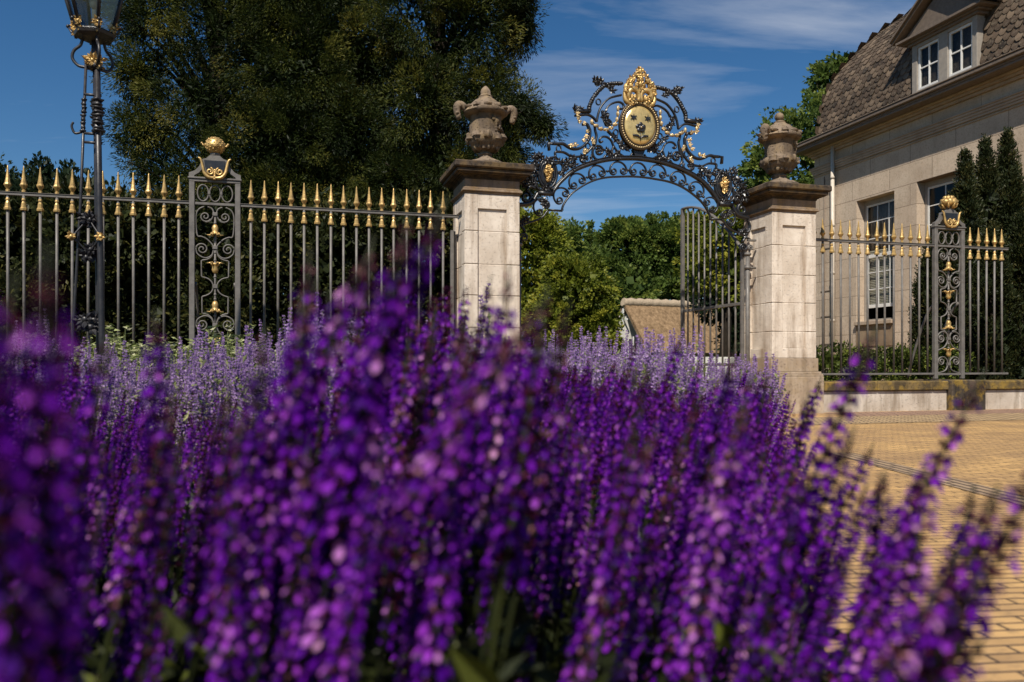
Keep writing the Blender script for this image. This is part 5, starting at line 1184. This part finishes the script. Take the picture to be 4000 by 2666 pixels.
for m in (0,1,2): mb.add(V, F[Mi == m], m, False, T[Mi == m])
tag(mb.build('salvia_mass', [M['salvia_petal'], M['salvia_calyx'], M['salvia_stem']]), 'mass of purple salvia flowers filling the bed behind the nearest stalks', 'flowers', kind='stuff')
# low leaf cover under the salvia, tinted dark to imitate shade between the stalks
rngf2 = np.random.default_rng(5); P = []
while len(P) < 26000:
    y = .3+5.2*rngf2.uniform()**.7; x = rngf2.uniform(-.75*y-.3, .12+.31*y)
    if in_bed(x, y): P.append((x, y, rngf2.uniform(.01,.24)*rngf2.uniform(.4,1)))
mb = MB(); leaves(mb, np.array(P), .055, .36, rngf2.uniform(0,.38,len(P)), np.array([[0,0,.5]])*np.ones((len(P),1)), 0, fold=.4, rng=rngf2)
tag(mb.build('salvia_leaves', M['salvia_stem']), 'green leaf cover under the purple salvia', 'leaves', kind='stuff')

# catmint: pale lavender plumes
def nepeta_mesh(seed, H=.80):
    rng = np.random.default_rng(seed); mb = MB(); nb = 4; P = []; Tn = []; LP = []
    for b_ in range(nb):
        a = rng.uniform(0,6.28); sp_ = rng.uniform(.03,.10) if b_ else .0; hh = H*(1 if b_ == 0 else rng.uniform(.72,.92)); z0_ = hh*.45
        f = lambda z: np.array([math.cos(a)*sp_*(z/hh)**1.5, math.sin(a)*sp_*(z/hh)**1.5, z])
        mb.tube([f(z) for z in np.linspace(0.02, hh, 6)], [.0026,.002,.001], 4); mb.F[-2] = (mb.F[-2][0], 1, True, np.full(len(mb.F[-2][0]), .4)); mb.F[-1] = (mb.F[-1][0], 1, False, np.full(len(mb.F[-1][0]), .4))
        z = z0_
        while z < hh:
            g = (z-z0_)/(hh-z0_); r = .024*(1-.72*g); n = int(15*(1-.5*g))
            q = unit(rng.normal(size=(n,3)))*r*rng.uniform(.4,1,(n,1)); q[:,2] *= .55; P.append(f(z)+q); z += .022*(1-.35*g)
        for k in range(20): z = rng.uniform(.08, hh*.86); aa = rng.uniform(0,6.28); LP.append(f(z)+np.array([math.cos(aa), math.sin(aa), 0])*.02)
    P = np.concatenate(P); leaves(mb, P, .0125, .7, rng.uniform(0,1,len(P)), None, 0, 0, fold=.6, rng=rng)
    leaves(mb, np.array(LP), .038, .45, rng.uniform(.2,1,len(LP)), None, 0, 1, fold=.4, rng=rng)
    return mb
NM = [nepeta_mesh(300+k) for k in range(6)]; NME = [m_.mesh('catmint_plume', [M['nepeta_petal'], M['nepeta_stem']]) for m_ in NM]
rngn = np.random.default_rng(44); cn = []
while len(cn) < 950:
    y = rngn.uniform(3.0, 8.5); x = rngn.uniform(-.72*y, .34*y)
    if not in_bed(x, y): continue
    px = x/y*3111+2000
    if px > 3020: continue
    if y < 4.3 and px > 1300 and rngn.uniform() < .6: continue
    v_ = -SA*(x-OX)+CA*(y-OY)
    h = .79+.07*math.sin(x*2.7+y)+rngn.normal(0,.075)
    if v_ > -.7 and px < 1700: h -= .12
    if px < 1700: h -= .09
    if px > 2000: h = min(h+.05, .62 + .046*y*rngn.uniform(.3,1.1))
    if px > 2720: h = min(h, .62+.016*y*rngn.uniform(-.3,1))
    cn.append((y, x, h))
cn.sort(); off = 0; mbn = MB()
def nz(x, y):
    px = x/y*3111+2000
    if px > 2050: return ('pale lavender catmint plume below the arch, against the gateway', 'catmint plumes under the arch')
    if px > 1150: return ('pale lavender catmint plume in front of the left gate pillar and railing', 'catmint plumes before the pillar')
    return ('pale lavender catmint plume before the left railing, near the street lamp', 'catmint plumes by the street lamp')
sel = set(sorted(range(len(cn)), key=lambda i: -(cn[i][2]-.62)/cn[i][0])[:120]) | set(range(150))
for i, (y, x, h) in enumerate(cn):
    k = i % 6; a = rngn.uniform(0,6.28); s_ = h/.80; lx, ly = rngn.normal(.02,.06), rngn.normal(0,.06)
    if i in sel:
        o = bpy.data.objects.new('catmint_plume', NME[k]); scene.collection.objects.link(o); o.location = (x, y, 0); o.rotation_euler = (-ly, lx, a); o.scale = (s_,)*3
        tag(o, nz(x,y)[0], 'flower', nz(x,y)[1]); continue
    Rm = np.array(Matrix.Rotation(lx, 3, 'Y') @ Matrix.Rotation(a, 3, 'Z'))
    for V in NM[k].V: pass
    VV_ = np.concatenate(NM[k].V); W_ = (VV_*s_)@Rm.T+np.array([x,y,0]); base = mbn.n; mbn.V.append(W_); mbn.n += len(W_)
    for (f, m, s2, t_) in NM[k].F: mbn.F.append((f+base, m, s2, t_ if t_ is not None else np.full(len(f), .5)))
tag(mbn.build('catmint_mass', [M['nepeta_petal'], M['nepeta_stem']]), 'mass of pale lavender catmint between the salvia and the railing', 'flowers', kind='stuff')
# pale narrow-leaved plants at the foot of the railing
PG = 'pale leafy plants along the left railing'
for k, (px, Y, top, wd_) in enumerate(((850,7.7,1225,.42),(480,7.4,1270,.40),(620,7.5,1310,.33),(90,7.2,1290,.38),(1180,8.1,1290,.34),(1420,8.4,1330,.3))):
    lab = ('pale green bushy plant at the foot of the ornate railing post', 'pale leafy plant beside the foot of the street lamp', 'low pale leafy plant between street lamp and ornate post', 'pale leafy plant at the far left under the railing', 'low pale plant under the middle of the left railing', 'low pale plant near the left gate pillar')[k]
    x = (px-2000)/3111*Y; h = .62+(1425-top)/3111*Y; t = thing('leafy_plant', lab, 'plant', (x, Y, 0), 0, PG); rng = np.random.default_rng(500+k); mb = MB(); P = []; D = []; st = MB()
    wd_ *= 1.3
    for s_ in range(64):
        a = rng.uniform(0,6.28); rr = wd_*rng.uniform(0,1)**.6; hh = h*rng.uniform(.62,1.0)*(1-.25*(rr/wd_)**2); tp = np.array([rr*math.cos(a), rr*math.sin(a)*.7, hh]); st.tube([(tp[0]*.3, tp[1]*.3, 0), (tp[0]*.75, tp[1]*.75, hh*.6), tp], [.005,.003], 4)
        for q in range(34):
            f = rng.uniform(.35,1.02); aa = rng.uniform(0,6.28); P.append(np.array([tp[0]*f, tp[1]*f, hh*f])+np.array([math.cos(aa), math.sin(aa), .1])*.04); D.append((math.cos(aa), math.sin(aa), .35))
    leaves(mb, np.array(P), .095, .23, rng.uniform(0,1,len(P)), np.array(D)*1.5, .25, fold=.6, rng=rng); mb.build('foliage', M['silver_leaf'], t); st.build('stem', M['nepeta_stem'], t)
